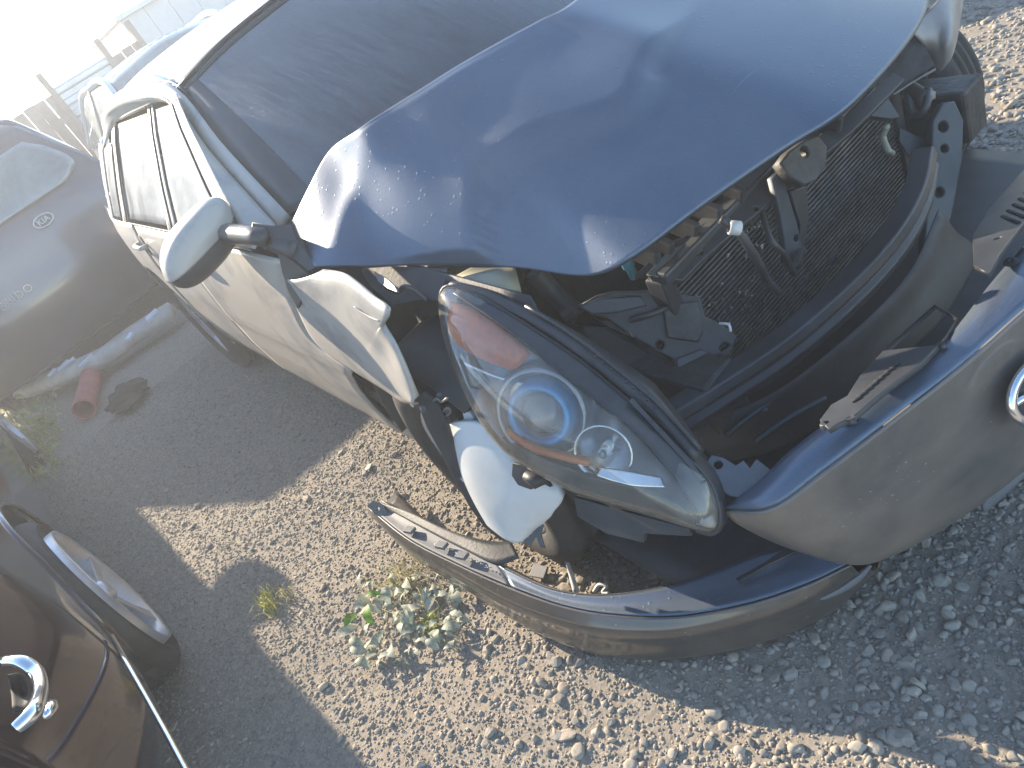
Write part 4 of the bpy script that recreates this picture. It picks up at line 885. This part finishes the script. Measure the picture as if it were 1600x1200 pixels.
# lower lip and slit openings
patch('lower_lip', [BW((890, 992, .075), (960, 1000, .072), (1060, 1000, .07), (1150, 985, .07), (1215, 965, .075)), BW((915, 1006, .055), (970, 1018, .045), (1060, 1018, .04), (1150, 1003, .045), (1200, 985, .05))], MAT['primer'], bump_, 6, 30, .004, 1.0)
patch('fog_lamp_slit', [BW((1282, 938, .13), (1312, 922, .13), (1340, 902, .135), (1362, 884, .145)), BW((1290, 937, .12), (1318, 926, .115), (1345, 908, .12), (1363, 885, .14))], MAT['primer'], bump_, 4, 16, .006, 1.0)
patch('chin_strip', [BW((1535, 800, .17), (1570, 768, .17), (1610, 730, .17), (1680, 670, .17)), BW((1530, 785, .19), (1565, 752, .19), (1605, 715, .19), (1680, 655, .19))], MAT['primer'], bump_, 5, 16, .008, 1.0)
# grille carrier behind the flange: black strip with tabs, holes and vent slots
GN = np.array((.25, .30, .92)); GP = W(1400, 560, z=.558)
plate('grille_carrier', [(1282, 660), (1300, 636), (1325, 622), (1345, 590), (1380, 552), (1402, 532), (1462, 478), (1498, 500), (1480, 530), (1440, 572), (1385, 612), (1335, 655), (1312, 665), (1296, 674)], GP, GN, MAT['black2'], bump_, .006, holes=((1290, 665, .008), (1330, 657, .005), (1472, 540, .006)), bevel=.0015)
for k in range(8):
    p = GP*0+WP(1332+k*8.5, 628-k*7.5, GP+GN*.006, GN); q = WP(1346+k*8.5, 620-k*7.5, GP+GN*.006, GN)
    tube('vent_slot_shade', [p, q], .0034, MAT['dark'], bump_, 6, flat=.6)  # dark bars laid on the carrier paint the shade in its slots
GP2 = W(1560, 380, z=.572)
plate('grille_carrier', [(1520, 372), (1545, 330), (1600, 268), (1660, 215), (1680, 260), (1600, 352), (1562, 402), (1548, 432), (1522, 418)], GP2, GN, MAT['black2'], bump_, .006, holes=((1560, 376, .007),), bevel=.0015)
for k in range(8):
    p = WP(1566+k*9, 337-k*9, GP2+GN*.006, GN); q = WP(1592+k*9, 348-k*9, GP2+GN*.006, GN)
    tube('vent_slot_shade', [p, q], .0040, MAT['dark'], bump_, 6, flat=.6)  # again dark bars painting slot shade
plate('corner_bracket', [(1094, 738), (1112, 712), (1130, 716), (1150, 728), (1162, 720), (1172, 732), (1182, 718), (1204, 735), (1188, 762), (1176, 790), (1160, 780), (1140, 775), (1120, 762)], W(1150, 750, z=.49), (-.2, -.35, .9), MAT['primer'], bump_, .005, holes=((1122, 727, .008),), bevel=.0015)
for u, v, z in ((1328, 657, .56), (1178, 780, .50), (1580, 410, .57)):
    lathe('bolt_hole_shade', [(.004, .004), (.010, .004), (.012, .0)], W(u, v, z=z-.01), (0, 0, 1), MAT['dark'], bump_, 14)  # dark discs paint the shade inside the bolt holes
plate('front_lip_trim', [(1150, 905), (1195, 880), (1245, 846), (1268, 852), (1200, 884), (1155, 910)], W(1210, 880, z=.20), (-.1, .2, .95), MAT['black2'], bump_, .005)
# chrome emblem at the centre of the face
en = np.array((-.30, -.90, .32)); ec = W(1618, 606, z=.435)+en*.0; ea, eb, en_ = frame_of(en)
er = [ec+.062*ea*math.cos(t)+.050*eb*math.sin(t)+en_*.016 for t in np.linspace(0, 2*math.pi, 40)]
em = bpy.data.objects.new('emblem', None); link(em, bump_)
tube('emblem_ring', er, .008, MAT['chrome'], em, 10, cap=False)
tube('emblem_wing', [ec+ea*-.056+eb*.012+en_*.016, ec+ea*-.022+eb*.006+en_*.018, ec+eb*-.018+en_*.018, ec+ea*.022+eb*.006+en_*.018, ec+ea*.056+eb*.012+en_*.016], .007, MAT['chrome'], em, 8, seg=20)
plate3('emblem_back', [ec+.058*ea*math.cos(t)+.047*eb*math.sin(t)+en_*.008 for t in np.linspace(0, 2*math.pi, 25)[:-1]], en_, MAT['black2'], em, .004)

# ================================================================== other parked cars
def parked_car(root, pm, L=4.4, Wd=1.78, H=1.48, belt=.95, glass=None, wind0=1.05, wind1=1.75, rear0=3.5, rear1=4.15, hood_z=.82, mirrors=True, roofw=.60):
    """whole car in its own frame: front at y = 0 facing -Y, length L"""
    hw = Wd/2; glass = glass or MAT['dark_glass']; r = .32; wy = (.85, .85+L*.60)
    def wid(y, z):
        w = np.interp(z, (.18, .3, .5, .7, .85, 1.0), (.92, .97, 1.0, 1.0, .985, .95))*hw
        w -= .16*(1-smooth(0, .55, y))+.12*smooth(L-.6, L, y); return float(w)
    def ztop(y): return float(np.interp(y, (0, .15, wind0, rear1, L-.05, L), (.66, hood_z-.06, belt, belt, belt-.04, belt-.12)))
    for s in (-1, 1):
        shell('body_side', np.linspace(.02, L-.02, 110), np.linspace(0, 1, 24), lambda y, z: s*wid(y, z), lambda y, t: .2+(ztop(y)-.2)*t, pm, root, holes=[(w, r, .37) for w in wy], thick=.006, off=0)
    def deck(name, y0, y1, n=14):
        G = []
        for y in np.linspace(y0, y1, n):
            w = wid(y, ztop(y)); G.append([(x, y, ztop(y)+.035*(1-(x/w)**2)) for x in np.linspace(-w, w, 15)])
        G = np.array(G); mesh_obj(name, G.reshape(-1, 3), quads(n, 15), pm, root, True, .005, 0)
    deck('hood', .02, wind0+.05); deck('trunk_lid', rear1-.05, L-.02, 8)
    for nm, y, e in (('front_bumper', .02, -.10), ('rear_bumper', L-.02, .10)):
        G = []
        for z in np.linspace(.2, ztop(y), 8):
            w = wid(y, z); G.append([(x, y+e*math.cos(x/w*1.45)*(1-.3*abs(z-.5)), z) for x in np.linspace(-w, w, 15)])
        mesh_obj(nm, np.array(G).reshape(-1, 3), quads(8, 15), pm, root, True, .006, 0)
    b = belt
    rf = [(-roofw, wind1, H-.10), (0, wind1-.06, H-.02), (roofw, wind1, H-.10)]
    rm = [(-roofw, (wind1+rear0)/2, H-.06), (0, (wind1+rear0)/2, H), (roofw, (wind1+rear0)/2, H-.06)]
    rb = [(-roofw, rear0, H-.12), (0, rear0+.04, H-.04), (roofw, rear0, H-.12)]
    patch('roof', [rf, rm, rb], pm, root, 18, 18, .01)
    patch('windshield', [[(-hw*.86, wind0, b), (0, wind0-.18, b+.01), (hw*.86, wind0, b)], rf], glass, root, 10, 16, .004)
    patch('rear_window', [rb, [(-hw*.84, rear1, b), (0, rear1+.1, b+.01), (hw*.84, rear1, b)]], glass, root, 10, 16, .004)
    for s in (-1, 1):
        patch('side_window', [[(s*hw*.95, wind0+.05, b), (s*hw*.97, (wind0+rear1)/2, b), (s*hw*.93, rear1-.05, b)], [(s*roofw*1.01, wind1, H-.11), (s*roofw*1.02, (wind1+rear0)/2, H-.07), (s*roofw*1.01, rear0, H-.13)]], glass, root, 8, 18, .004)
        tube('pillar', cr([(s*hw*.90, wind0, b), (s*(roofw+.015), wind1, H-.10), (s*(roofw+.015), (wind1+rear0)/2, H-.06), (s*(roofw+.01), rear0, H-.12), (s*hw*.90, rear1, b)], 40), .035, pm, root, 8)
        tube('pillar', [(s*hw*.965, (wind0+rear1)/2, b), (s*(roofw+.01), (wind1+rear0)/2, H-.07)], .03, MAT['black2'], root, 8)
        if mirrors:
            blob('mirror', (s*(hw+.10), wind0+.32, b+.07), (.10, .06, .07), pm, root)
            tube('mirror_arm', [(s*hw*.93, wind0+.28, b+.02), (s*(hw+.05), wind0+.31, b+.05)], .022, MAT['black2'], root, 8)
        for w in wy: wheel('wheel', (s*(hw-.12), w, r), root, out=s, r=r)
    box('underbody', (0, L/2, .28), (Wd*.78, L*.92, .2), MAT['dark'], root, bevel=.01)

# pale blue car facing us behind the sedan
pale = thing('car', 'pale blue car facing the camera behind the grey sedan roof', 'car', loc=(1.02, 5.15, 0), rz=rad(0))
parked_car(pale, MAT['pale'], H=1.60, belt=1.02, Wd=1.86, roofw=.66, hood_z=.9)
# car on the far side, out of the picture but for its shadow on the gravel
near = thing('car', 'silver parked car on the far side, its shadow on the top right gravel', 'car', loc=(2.74, 1.25, 0))
parked_car(near, MAT['pale'])

# dark hatchback, its tail toward us
kia = thing('hatchback', 'dark hatchback seen from behind with white oval badge on tailgate', 'car', loc=(-1.32, 4.55, 0))
km = MAT['kia']
hs = [(.22, .82, .06), (.40, .87, .0), (.60, .89, -.01), (.80, .89, .02), (.98, .885, .05), (1.10, .865, .09), (1.25, .79, .16), (1.42, .69, .26), (1.56, .60, .36), (1.60, .53, .46)]
rows = [[(x*w, y+.10*abs(x)**2.5, z+(.02*(1-x*x) if z > 1.5 else 0)) for x in np.linspace(-1, 1, 9)] for z, w, y in hs]
patch('tailgate', rows, km, kia, 60, 44, .02, 1.0)
patch('rear_window', [[(x*w, y-.045+.10*abs(x*w/.85)**2.5, z) for x in np.linspace(-1, 1, 7)] for z, w, y in ((1.12, .60, .095), (1.19, .73, .125), (1.34, .67, .21), (1.45, .56, .28))], MAT['dark_glass'], kia, 12, 18, .006, 1.0)
for s in (-1, 1):
    G = []
    for y, dz, dw in ((.12, 0, 0), (.5, .04, .02), (1.2, .07, .04), (2.2, .05, .04), (3.0, -.05, 0.0)):
        G.append([(s*(w+dw), max(y, yy+.10)+.02, z+(dz if z > 1.2 else 0)) for z, w, yy in hs])
    patch('body_side', G, km, kia, 24, 44, .01, 0)
    for wy in (.75, 3.3): wheel('wheel', (s*.74, wy, .32), kia, out=s)
    tube('roof_rail', [(s*.50, .50, 1.61), (s*.52, .6, 1.65), (s*.54, 1.5, 1.68), (s*.54, 2.4, 1.63)], .014, MAT['chrome'], kia, 8, seg=20)
    patch('tail_lamp', [[(s*.70, .02, .84), (s*.80, .09, .84)], [(s*.74, .0, .64), (s*.86, .10, .64)]], MAT['red'], kia, 6, 6, .01, 0)
G = [[(x*(.53+dw), y, 1.605+dz*(1-x*x)) for x in np.linspace(-1, 1, 7)] for y, dz, dw in ((.44, .02, 0), (.9, .06, .03), (1.8, .08, .05), (2.8, .02, .03))]
patch('roof', G, km, kia, 16, 16, .01)
box('hood', (0, 3.4, .8), (1.5, .9, .25), km, kia, bevel=.08)
box('underbody', (0, 1.9, .30), (1.35, 3.4, .2), MAT['dark'], kia)
bc = np.array((.30, .020, 1.0)); bn = np.array((0, -.96, .28))
ba, bb, bn = frame_of(bn)
ba = -ba if ba[0] < 0 else ba
bad = bpy.data.objects.new('badge', None); link(bad, kia)
tube('badge_ring', [bc+.068*ba*math.cos(t)+.038*bb*math.sin(t)+bn*.012 for t in np.linspace(0, 2*math.pi, 36)], .004, MAT['white_plastic'], bad, 8, cap=False)
plate3('badge_back', [bc+.066*ba*math.cos(t)+.036*bb*math.sin(t)+bn*.006 for t in np.linspace(0, 2*math.pi, 30)[:-1]], bn, MAT['black2'], bad, .006)
text3('badge_letters', 'KIA', bc+bn*.012, ba, bb, .055, MAT['white_plastic'], bad, .003)
text3('tailgate_letters', 'RONDO', np.array((-.20, -.03, .72)), (1, 0, 0), (0, 0, 1), .075, MAT['chrome'], kia, .004, spacing=1.15)
tube('wiper', [(-.05, .07, 1.12), (.12, .10, 1.17), (.30, .125, 1.19)], .008, MAT['black2'], kia, 6, seg=10)

# maroon car beside the lane, its flank close to the camera
MROT = rad(4.0); MO = np.array((-1.80, .93, 0.0))
mar = thing('maroon_car', 'maroon car with chrome door trim parked close on the lane', 'car', loc=tuple(MO), rz=MROT)
MN = np.array((math.cos(MROT), math.sin(MROT), 0))
_mr = np.array(Matrix.Rotation(-MROT, 3, 'Z'))
def ML(u, v, off=0.0):      # a point on the flank in the car's own frame
    return _mr @ (WP(u, v, MO+MN*off, MN)-MO)
def mx(y, z):
    x = float(np.interp(z, (.18, .25, .33, .45, .62, .78, .90, 1.0, 1.42), (-.10, -.05, -.022, -.008, .0, -.012, -.035, -.07, -.34)))
    return x-.16*float(smooth(-.5, -1.0, y))-.16*float(smooth(2.9, 3.7, y))
mm = MAT['maroon']
shell('body_side', np.concatenate([np.linspace(-.95, -.48, 14), np.linspace(-.46, .46, 60), np.linspace(.5, 2.2, 20), np.linspace(2.25, 3.15, 40), np.linspace(3.2, 3.6, 8)]), np.linspace(0, 1, 48), mx, lambda y, t: .18+(.90-.18)*t, mm, mar, holes=[(.03, .34, .375), (2.72, .34, .375)], thick=.006, off=0)
patch('body_side', [[(-1.66, y, z) for y in (-.95, 1.3, 3.6)] for z in (.2, .6, .97)], mm, mar, 6, 12, .006)
patch('hood', [[(-.07, 2.2, .99), (-.85, 2.1, 1.03), (-1.66, 2.2, .97)], [(-.16, 3.6, .80), (-.85, 3.7, .84), (-1.6, 3.6, .80)]], mm, mar, 10, 14, .006)
patch('trunk_lid', [[(-.12, -.95, .95), (-.85, -1.0, .98), (-1.6, -.95, .95)], [(-.08, -.45, 1.0), (-.85, -.5, 1.04), (-1.66, -.45, .98)]], mm, mar, 10, 14, .006)
patch('bumper', [[(-.16, -.94, .95), (-.85, -1.08, .95), (-1.6, -.94, .95)], [(-.16, -.95, .25), (-.85, -1.08, .25), (-1.6, -.95, .25)]], mm, mar, 10, 14, .006)
patch('bumper', [[(-.2, 3.6, .80), (-.85, 3.8, .80), (-1.6, 3.6, .80)], [(-.2, 3.6, .25), (-.85, 3.8, .25), (-1.6, 3.6, .25)]], mm, mar, 10, 14, .006)
patch('side_window', [[(-.07, -.30, .99), (-.07, 1.0, .99), (-.07, 2.15, .99)], [(-.36, .15, 1.38), (-.34, .9, 1.44), (-.36, 1.45, 1.40)]], MAT['dark_glass'], mar, 8, 16, .004)
patch('roof', [[(-.34, .15, 1.38), (-.33, .9, 1.44), (-.36, 1.45, 1.40)], [(-.85, .12, 1.43), (-.85, .9, 1.49), (-.85, 1.40, 1.45)], [(-1.36, .15, 1.38), (-1.38, .9, 1.44), (-1.36, 1.45, 1.40)]], mm, mar, 14, 16, .01)
patch('windshield', [[(-.36, 1.45, 1.40), (-.85, 1.40, 1.45), (-1.36, 1.45, 1.40)], [(-.10, 2.2, 1.0), (-.85, 2.1, 1.04), (-1.62, 2.2, 1.0)]], MAT['dark_glass'], mar, 10, 14, .004)
tube('pillar', [(-.07, 2.18, 1.0), (-.34, 1.45, 1.40), (-.33, .9, 1.445), (-.35, .15, 1.39), (-.08, -.45, 1.0)], .03, mm, mar, 8, seg=30)
blob('mirror', (.03, 2.28, .99), (.11, .07, .08), mm, mar)
tube('mirror_arm', [(-.12, 2.26, .95), (.0, 2.28, .98)], .03, mm, mar, 8)
wheel('wheel', (-.082, .03, .32), mar, out=1.0, rr=.238, spokes=5, face=1.42)
wheel('wheel', (-.115, 2.72, .32), mar, out=1.0, rr=.238, spokes=5, face=1.42)
patch('wheel_liner', [[(-.02, .03+.385*math.cos(t), .34+.385*math.sin(t)) for t in np.linspace(-.3, 3.44, 14)], [(-.30, .03+.385*math.cos(t), .34+.385*math.sin(t)) for t in np.linspace(-.3, 3.44, 14)]], MAT['dark'], mar, 3, 30, .004)
box('underbody', (-.85, 1.3, .30), (1.3, 4.0, .16), MAT['dark'], mar)
tube('arch_lip', [(mx(0, .34+.378*math.sin(t))+.004, .03+.378*math.cos(t), .34+.378*math.sin(t)) for t in np.linspace(-.35, 3.5, 40)], .007, mm, mar, 8)
tube('chrome_strip', [ML(u, v, .006) for u, v in ((174, 994), (200, 1040), (232, 1096), (262, 1150), (292, 1206), (330, 1275))], .0065, MAT['chrome'], mar, 8, flat=1.0)
hd = tube('door_handle', [ML(6, 1034, .012), ML(34, 1034, .035), ML(56, 1050, .040), ML(63, 1080, .040), ML(52, 1112, .035), ML(26, 1138, .012)], [.009, .010, .011, .011, .011, .010], MAT['chrome'], mar, 10, seg=26)
tube('handle_end', [ML(74, 1118, .012), ML(80, 1104, .016), ML(78, 1094, .010)], [.006, .010, .004], MAT['chrome'], mar, 8, seg=8)
patch('handle_recess_shade', [[ML(12, 1055, .002), ML(30, 1052, .002), ML(44, 1066, .002)], [ML(18, 1080, -.02), ML(34, 1082, -.02), ML(46, 1088, -.004)], [ML(20, 1112, .002), ML(34, 1112, .002), ML(44, 1100, .002)]], MAT['dark'], mar, 8, 8, .003, 0)  # near-black colour paints the shade within the grip
tube('door_seam', [(mx(-.52, z)+.001, -.50-.10*(.9-z), z) for z in np.linspace(.34, .97, 14)], .0025, gk, mar, 6)

# ================================================================== fence and yard wall behind
FY = 9.6
fen = thing('fence', 'weathered fence of brown boards and ribbed sheet metal behind the cars', 'fence', loc=(0, FY, 0))
brown = simple('brown_boards', (.16, .12, .10), .8, 0, .35, 5, bmp=.3, bscale=30)
zinc = simple('galvanised_sheet', (.40, .43, .46), .42, .55, .2, 3, dust=.3)
def fx_(u, v): return W(u, v, y=FY)[0]
xa, xb, xc_, xd = fx_(-60, 228), fx_(78, 140), fx_(165, 84), fx_(208, 50)
def boards(x0, x1, h, w=.145):
    x = x0
    while x < x1-.02:
        box('board', (x+w/2, random.uniform(-.008, .008), h/2+random.uniform(-.01, .01)), (w-.008, .024, h), brown, fen, rot=(0, random.uniform(-.006, .006), 0), bevel=.003); x += w
    for z in (.35, h-.3): box('rail', ((x0+x1)/2, .04, z), (x1-x0, .045, .09), brown, fen)
def ribs(x0, x1, h):
    zz = np.linspace(.05, h, 120); prof = .022*np.sign(np.sin(zz*2*math.pi/.145))*np.minimum(1, np.abs(np.sin(zz*2*math.pi/.145))*3)
    V = np.array([[(x, p, z) for x in (x0, x1)] for z, p in zip(zz, prof)]); mesh_obj('ribbed_sheet', V.reshape(-1, 3), quads(120, 2), zinc, fen, False, .002)
boards(xa-3.0, xb-.03, 1.72); ribs(xb+.03, xc_-.02, 1.76); boards(xc_+.03, xd-.03, 1.72)
for x in (xa-3.0, xb, xc_, xd): box('post', (x, -.02, .98), (.07, .07, 1.96), brown, fen)
shed = thing('shed', 'pale metal shed with flat roof behind the fence line', 'shed', loc=(xd+2.6, FY+1.0, 0))
wall_m = simple('pale_cladding', (.50, .51, .52), .6, .1, .12, 2, dust=.3)
for k in range(16): box('cladding_panel', (-2.45+k*.33, -.9, 1.0), (.324, .04, 2.0), wall_m, shed, bevel=.004)
box('side_wall', (-2.60, .3, 1.0), (.04, 2.4, 2.0), wall_m, shed); box('side_wall', (2.70, .3, 1.0), (.04, 2.4, 2.0), wall_m, shed)
box('roof', (.05, .3, 2.03), (5.5, 2.6, .06), wall_m, shed)

# ================================================================== litter on the lane
tr = thing('trim_strip', 'long bent grey bumper strip with white scraps lying across the lane', 'car part')
tpx = [(-30, 600), (10, 607), (50, 603), (90, 590), (130, 573), (165, 556), (205, 526), (240, 503), (268, 486)]
tp_ = cr([W(u, v, z=.12) for u, v in tpx], 40)
grt = simple('scuffed_grey_plastic', (.50, .46, .41), .55, 0, .2, 8, dust=.4)
sweep('strip', tp_, [(-.08, -.04), (.07, -.05), (.085, .0), (.055, .045), (-.05, .055), (-.085, .02)], grt, tr, sm=True)
foam = simple('white_foam', (.72, .74, .78), .7, 0, .1, 10)
for u, v, a, b in ((82, 588, .10, .05), (100, 578, .14, .07), (112, 570, .08, .06), (203, 532, .10, .05), (238, 499, .14, .09), (135, 570, .16, .03), (10, 598, .16, .06)):
    p = W(u, v-6, z=.17); box('foam_scrap', p, (a*.7, b*.7, .025), foam, tr, rot=(.2, -.15, random.uniform(-.6, .9)), bevel=.004)
rt_ = thing('red_tube', 'short faded red plastic tube lying under the bent strip', 'tube')
a0 = W(131, 640, z=.065); a1 = W(150, 555, z=.065); ax = a1-a0; Lr = np.linalg.norm(ax)
lathe('tube_wall', [(.062, 0), (.066, .0), (.066, Lr*.9), (.06, Lr*.95), (.05, Lr), (.046, Lr), (.056, Lr*.9), (.058, .02), (.058, .0)], a0, ax, MAT['red'], rt_, 28)
lathe('end_ring', [(.060, -.004), (.069, -.004), (.069, .018), (.060, .018)], a0, ax, MAT['red'], rt_, 28, close=True)
cp = thing('cloth_lump', 'dark crumpled lump on the shaded lane beside the red tube', 'litter')
c0 = W(205, 622, z=.03); V, F_ = ico(4); Vn = V.copy()
nz = .16*np.sin(V[:, 0]*5+1)*np.cos(V[:, 1]*4)+.10*np.sin(V[:, 2]*9+V[:, 0]*7)+.06*np.cos(V[:, 1]*13)
Vn = V*(1+nz[:, None])*np.array((.13, .10, .075)); Vn[:, 2] = np.maximum(Vn[:, 2], -.02); 
mesh_obj('lump', Vn+c0+np.array((0, 0, .02)), F_, simple('dark_cloth', (.035, .028, .024), .9, 0, .4, 20, bmp=.4), cp)
patch('flap', [[c0+np.array((-.10, -.06, .03)), c0+np.array((0, -.12, .035)), c0+np.array((.09, -.06, .03))], [c0+np.array((-.12, -.13, .012)), c0+np.array((-.02, -.20, .02)), c0+np.array((.08, -.14, .012))]], bpy.data.materials['dark_cloth'], cp, 8, 10, .006)
def chip(name, label, cat, u, v, s, m, z=.012):
    o = box(name, W(u, v, z=z), s, m, None, rot=(random.uniform(-.2, .2), random.uniform(-.2, .2), random.uniform(0, 3)), bevel=.002); return tag(o, label, cat)
chip('plastic_chip', 'grey plastic chip on the gravel by the shadow edge left of the wheel', 'debris', 576, 730, (.035, .022, .006), grt)
chip('plastic_chip', 'dark flat chip of plastic behind the bumper ledge', 'debris', 842, 893, (.05, .035, .006), MAT['primer'])
st_ = tube('stick', [W(880, 862, z=.10), W(890, 890, z=.05), W(901, 926, z=.02)], [.004, .006, .009], MAT['letters'], None, 8, seg=12); tag(st_, 'pale thin stick leaning in the dark behind the bumper', 'stick')
st_ = tube('wire_clip', [W(928, 925, z=.02), W(936, 914, z=.03), W(948, 916, z=.03), W(942, 925, z=.02), W(952, 928, z=.02)], .005, MAT['white_plastic'], None, 8, seg=20); tag(st_, 'small white clip lying inside the bumper opening', 'clip')

# ================================================================== plants
def leaf_mesh(name, L=1.0, Wd=.45, lobes=0, curl=.25):
    n = 7; V = []; F = []
    for i in range(n):
        t = i/(n-1); w = Wd*math.sin(math.pi*min(1, t*.92+.06))**.8*(1+.22*math.cos(lobes*t*6.28)); z = curl*math.sin(t*2.6)-.25*t*t*curl
        for s in (-1, 0, 1): V.append((s*w/2, t*L, z+(.10*abs(s)*w)))
    for i in range(n-1):
        for j in range(2): a = i*3+j; F.append((a, a+1, a+4, a+3))
    me = bpy.data.meshes.new(name); me.from_pydata(V, [], F); me.polygons.foreach_set('use_smooth', [True]*len(F)); me.update(); return me
def leaf_mat(name, a, b):
    m, n, l, p = nt(name); co = objco(n); oi = n.new('ShaderNodeObjectInfo')
    r = ramp(n, l, oi.outputs['Random'], [(0, a), (1, b)]); q = noise(n, l, 6, 4, .6, co)
    c = mixc(n, l, ramp(n, l, q.outputs[0], [(.4, 0.0), (.7, .45)]).outputs[0], r.outputs[0], tuple(min(1, x*1.6) for x in b)); l.new(c, p.inputs['Base Color'])
    p.inputs['Roughness'].default_value = .6; p.inputs['Subsurface Weight'].default_value = 0.0
    tr_ = n.new('ShaderNodeBsdfTranslucent'); l.new(c, tr_.inputs[0]); mx_ = n.new('ShaderNodeMixShader'); mx_.inputs[0].default_value = .35
    l.new(p.outputs[0], mx_.inputs[1]); l.new(tr_.outputs[0], mx_.inputs[2]); l.new(mx_.outputs[0], n['Material Output'].inputs[0]); return m
dusty = leaf_mat('dusty_leaf', (.20, .23, .16), (.38, .40, .32)); fresh = leaf_mat('fresh_leaf', (.10, .22, .02), (.16, .30, .03)); dry = leaf_mat('dry_grass', (.26, .24, .09), (.42, .37, .20)); ygreen = leaf_mat('yellow_grass', (.20, .24, .04), (.34, .34, .10))
LM = [leaf_mesh('leaf', 1, .42, 0), leaf_mesh('leaf', 1, .55, 2, .35), leaf_mesh('leaf', 1, .34, 3, .15)]
LMS = {}
def leaf(parent, p, L, az, tilt, m, k):
    key = (k, m.name)
    if key not in LMS:
        me = LM[k].copy(); me.materials.append(m); LMS[key] = me
    o = link(bpy.data.objects.new('leaf', LMS[key]), parent); o.location = p; o.scale = (L, L, L)
    o.rotation_euler = (tilt, random.uniform(-.4, .4), az); return o
def blades(name, parent, pts, hmin, hmax, m, lean=.6, w=.0022):
    V = []; F = []
    for p in pts:
        h = random.uniform(hmin, hmax); a = random.uniform(0, 6.28); d = np.array((math.cos(a), math.sin(a), 0))*random.uniform(.1, lean)*h; s = np.array((-math.sin(a), math.cos(a), 0))*w; b = len(V)
        p = np.array(p); mid = p+d*.35+np.array((0, 0, h*.6)); tip = p+d+np.array((0, 0, h*random.uniform(.6, 1)))
        V += [p-s, p+s, mid+s*.8, mid-s*.8, tip]; F += [(b, b+1, b+2, b+3), (b+3, b+2, b+4)]
    o = mesh_obj(name, V, F, m, parent); o['kind'] = 'stuff'; return o
def gp(u, v): return W(u, v, z=.004)
weed = thing('weed', 'dusty broad-leaved weed with two bright green leaves by the torn bumper', 'weed', loc=tuple(gp(620, 965)))
wo = np.array(gp(620, 965))
for k in range(60):
    u, v = random.gauss(615, 36), random.gauss(968, 40); p = gp(u, v)-wo
    leaf(weed, p+np.array((0, 0, random.uniform(.002, .018))), random.uniform(.025, .062), random.uniform(0, 6.28), random.uniform(-.1, .5), dusty, random.randrange(3))
for u, v, L, az in ((566, 968, .060, 2.0), (592, 985, .062, -.6), (604, 938, .045, 1.0)):
    leaf(weed, gp(u, v)-wo+np.array((0, 0, .03)), L, az, .35, fresh, 0)
blades('blades', weed, [gp(random.gauss(640, 22), random.gauss(905, 16))-wo for _ in range(150)], .02, .07, dry, 1.0, .0012)
blades('blades', weed, [gp(random.gauss(620, 12), random.gauss(920, 12))-wo for _ in range(60)], .015, .05, ygreen, 1.0, .0014)
for k in range(5):
    u, v = random.gauss(620, 40), random.gauss(940, 40); tube('stem', [gp(u, v)-wo, gp(u+12, v-18)-wo+np.array((0, 0, .03)), gp(u+random.uniform(-30, 30), v-random.uniform(30, 60))-wo+np.array((0, 0, .02))], .0012, dry, weed, 5, seg=10)
weed2 = thing('weed', 'dusty grey weed with small green sprigs under the bumper edge', 'weed', loc=tuple(gp(690, 975))); wo = np.array(gp(690, 975))
for k in range(44):
    u, v = random.gauss(692, 36), random.gauss(975, 42); p = gp(u, v)-wo
    leaf(weed2, p+np.array((0, 0, random.uniform(.003, .025))), random.uniform(.02, .055), random.uniform(0, 6.28), random.uniform(-.1, .5), dusty, random.randrange(3))
blades('blades', weed2, [gp(random.gauss(675, 8), random.gauss(975, 10))-wo for _ in range(90)], .015, .04, ygreen, 1.2, .0016)
tuft = thing('grass_tuft', 'small yellow-green grass tuft alone on the sunlit gravel', 'grass tuft', loc=tuple(gp(425, 945))); wo = np.array(gp(425, 945))
blades('blades', tuft, [gp(random.gauss(422, 7), random.gauss(945, 9))-wo for _ in range(110)], .03, .075, ygreen, 1.0, .0016)
blades('blades', tuft, [gp(random.gauss(448, 9), random.gauss(930, 6))-wo for _ in range(50)], .015, .045, dry, 1.3, .0014)
bush = thing('weed_patch', 'sunlit pale green weed patch at the left edge of the lane', 'weeds', loc=tuple(gp(40, 690))); wo = np.array(gp(40, 690))
for k in range(170):
    u = random.uniform(-45, 100); v = random.gauss(690, 30)-abs(u-35)*.18; p = gp(u, v)-wo
    leaf(bush, p+np.array((0, 0, random.uniform(.01, .10))), random.uniform(.05, .11), random.uniform(0, 6.28), random.uniform(.1, 1.0), random.choice((dusty, fresh, ygreen, dry)), random.randrange(3))
blades('blades', bush, [gp(random.uniform(-40, 95), random.gauss(690, 28))-wo for _ in range(500)], .05, .16, ygreen, .9, .004)

# ================================================================== haze volume added to stand in for lens glare
hz = box('haze', (0, 5, .90), (26, 26, 3.8), None, None, bevel=0)
hm = bpy.data.materials.new('glare_haze'); hm.use_nodes = True; hn = hm.node_tree.nodes; hn.remove(hn['Principled BSDF'])
pv = hn.new('ShaderNodeVolumePrincipled'); pv.inputs['Color'].default_value = (.90, .94, 1.0, 1); pv.inputs['Density'].default_value = .018; pv.inputs['Anisotropy'].default_value = .40
hm.node_tree.links.new(pv.outputs[0], hn['Material Output'].inputs['Volume']); hz.data.materials.append(hm); kind(hz, 'stuff', 'added haze volume standing in for veiling lens glare')
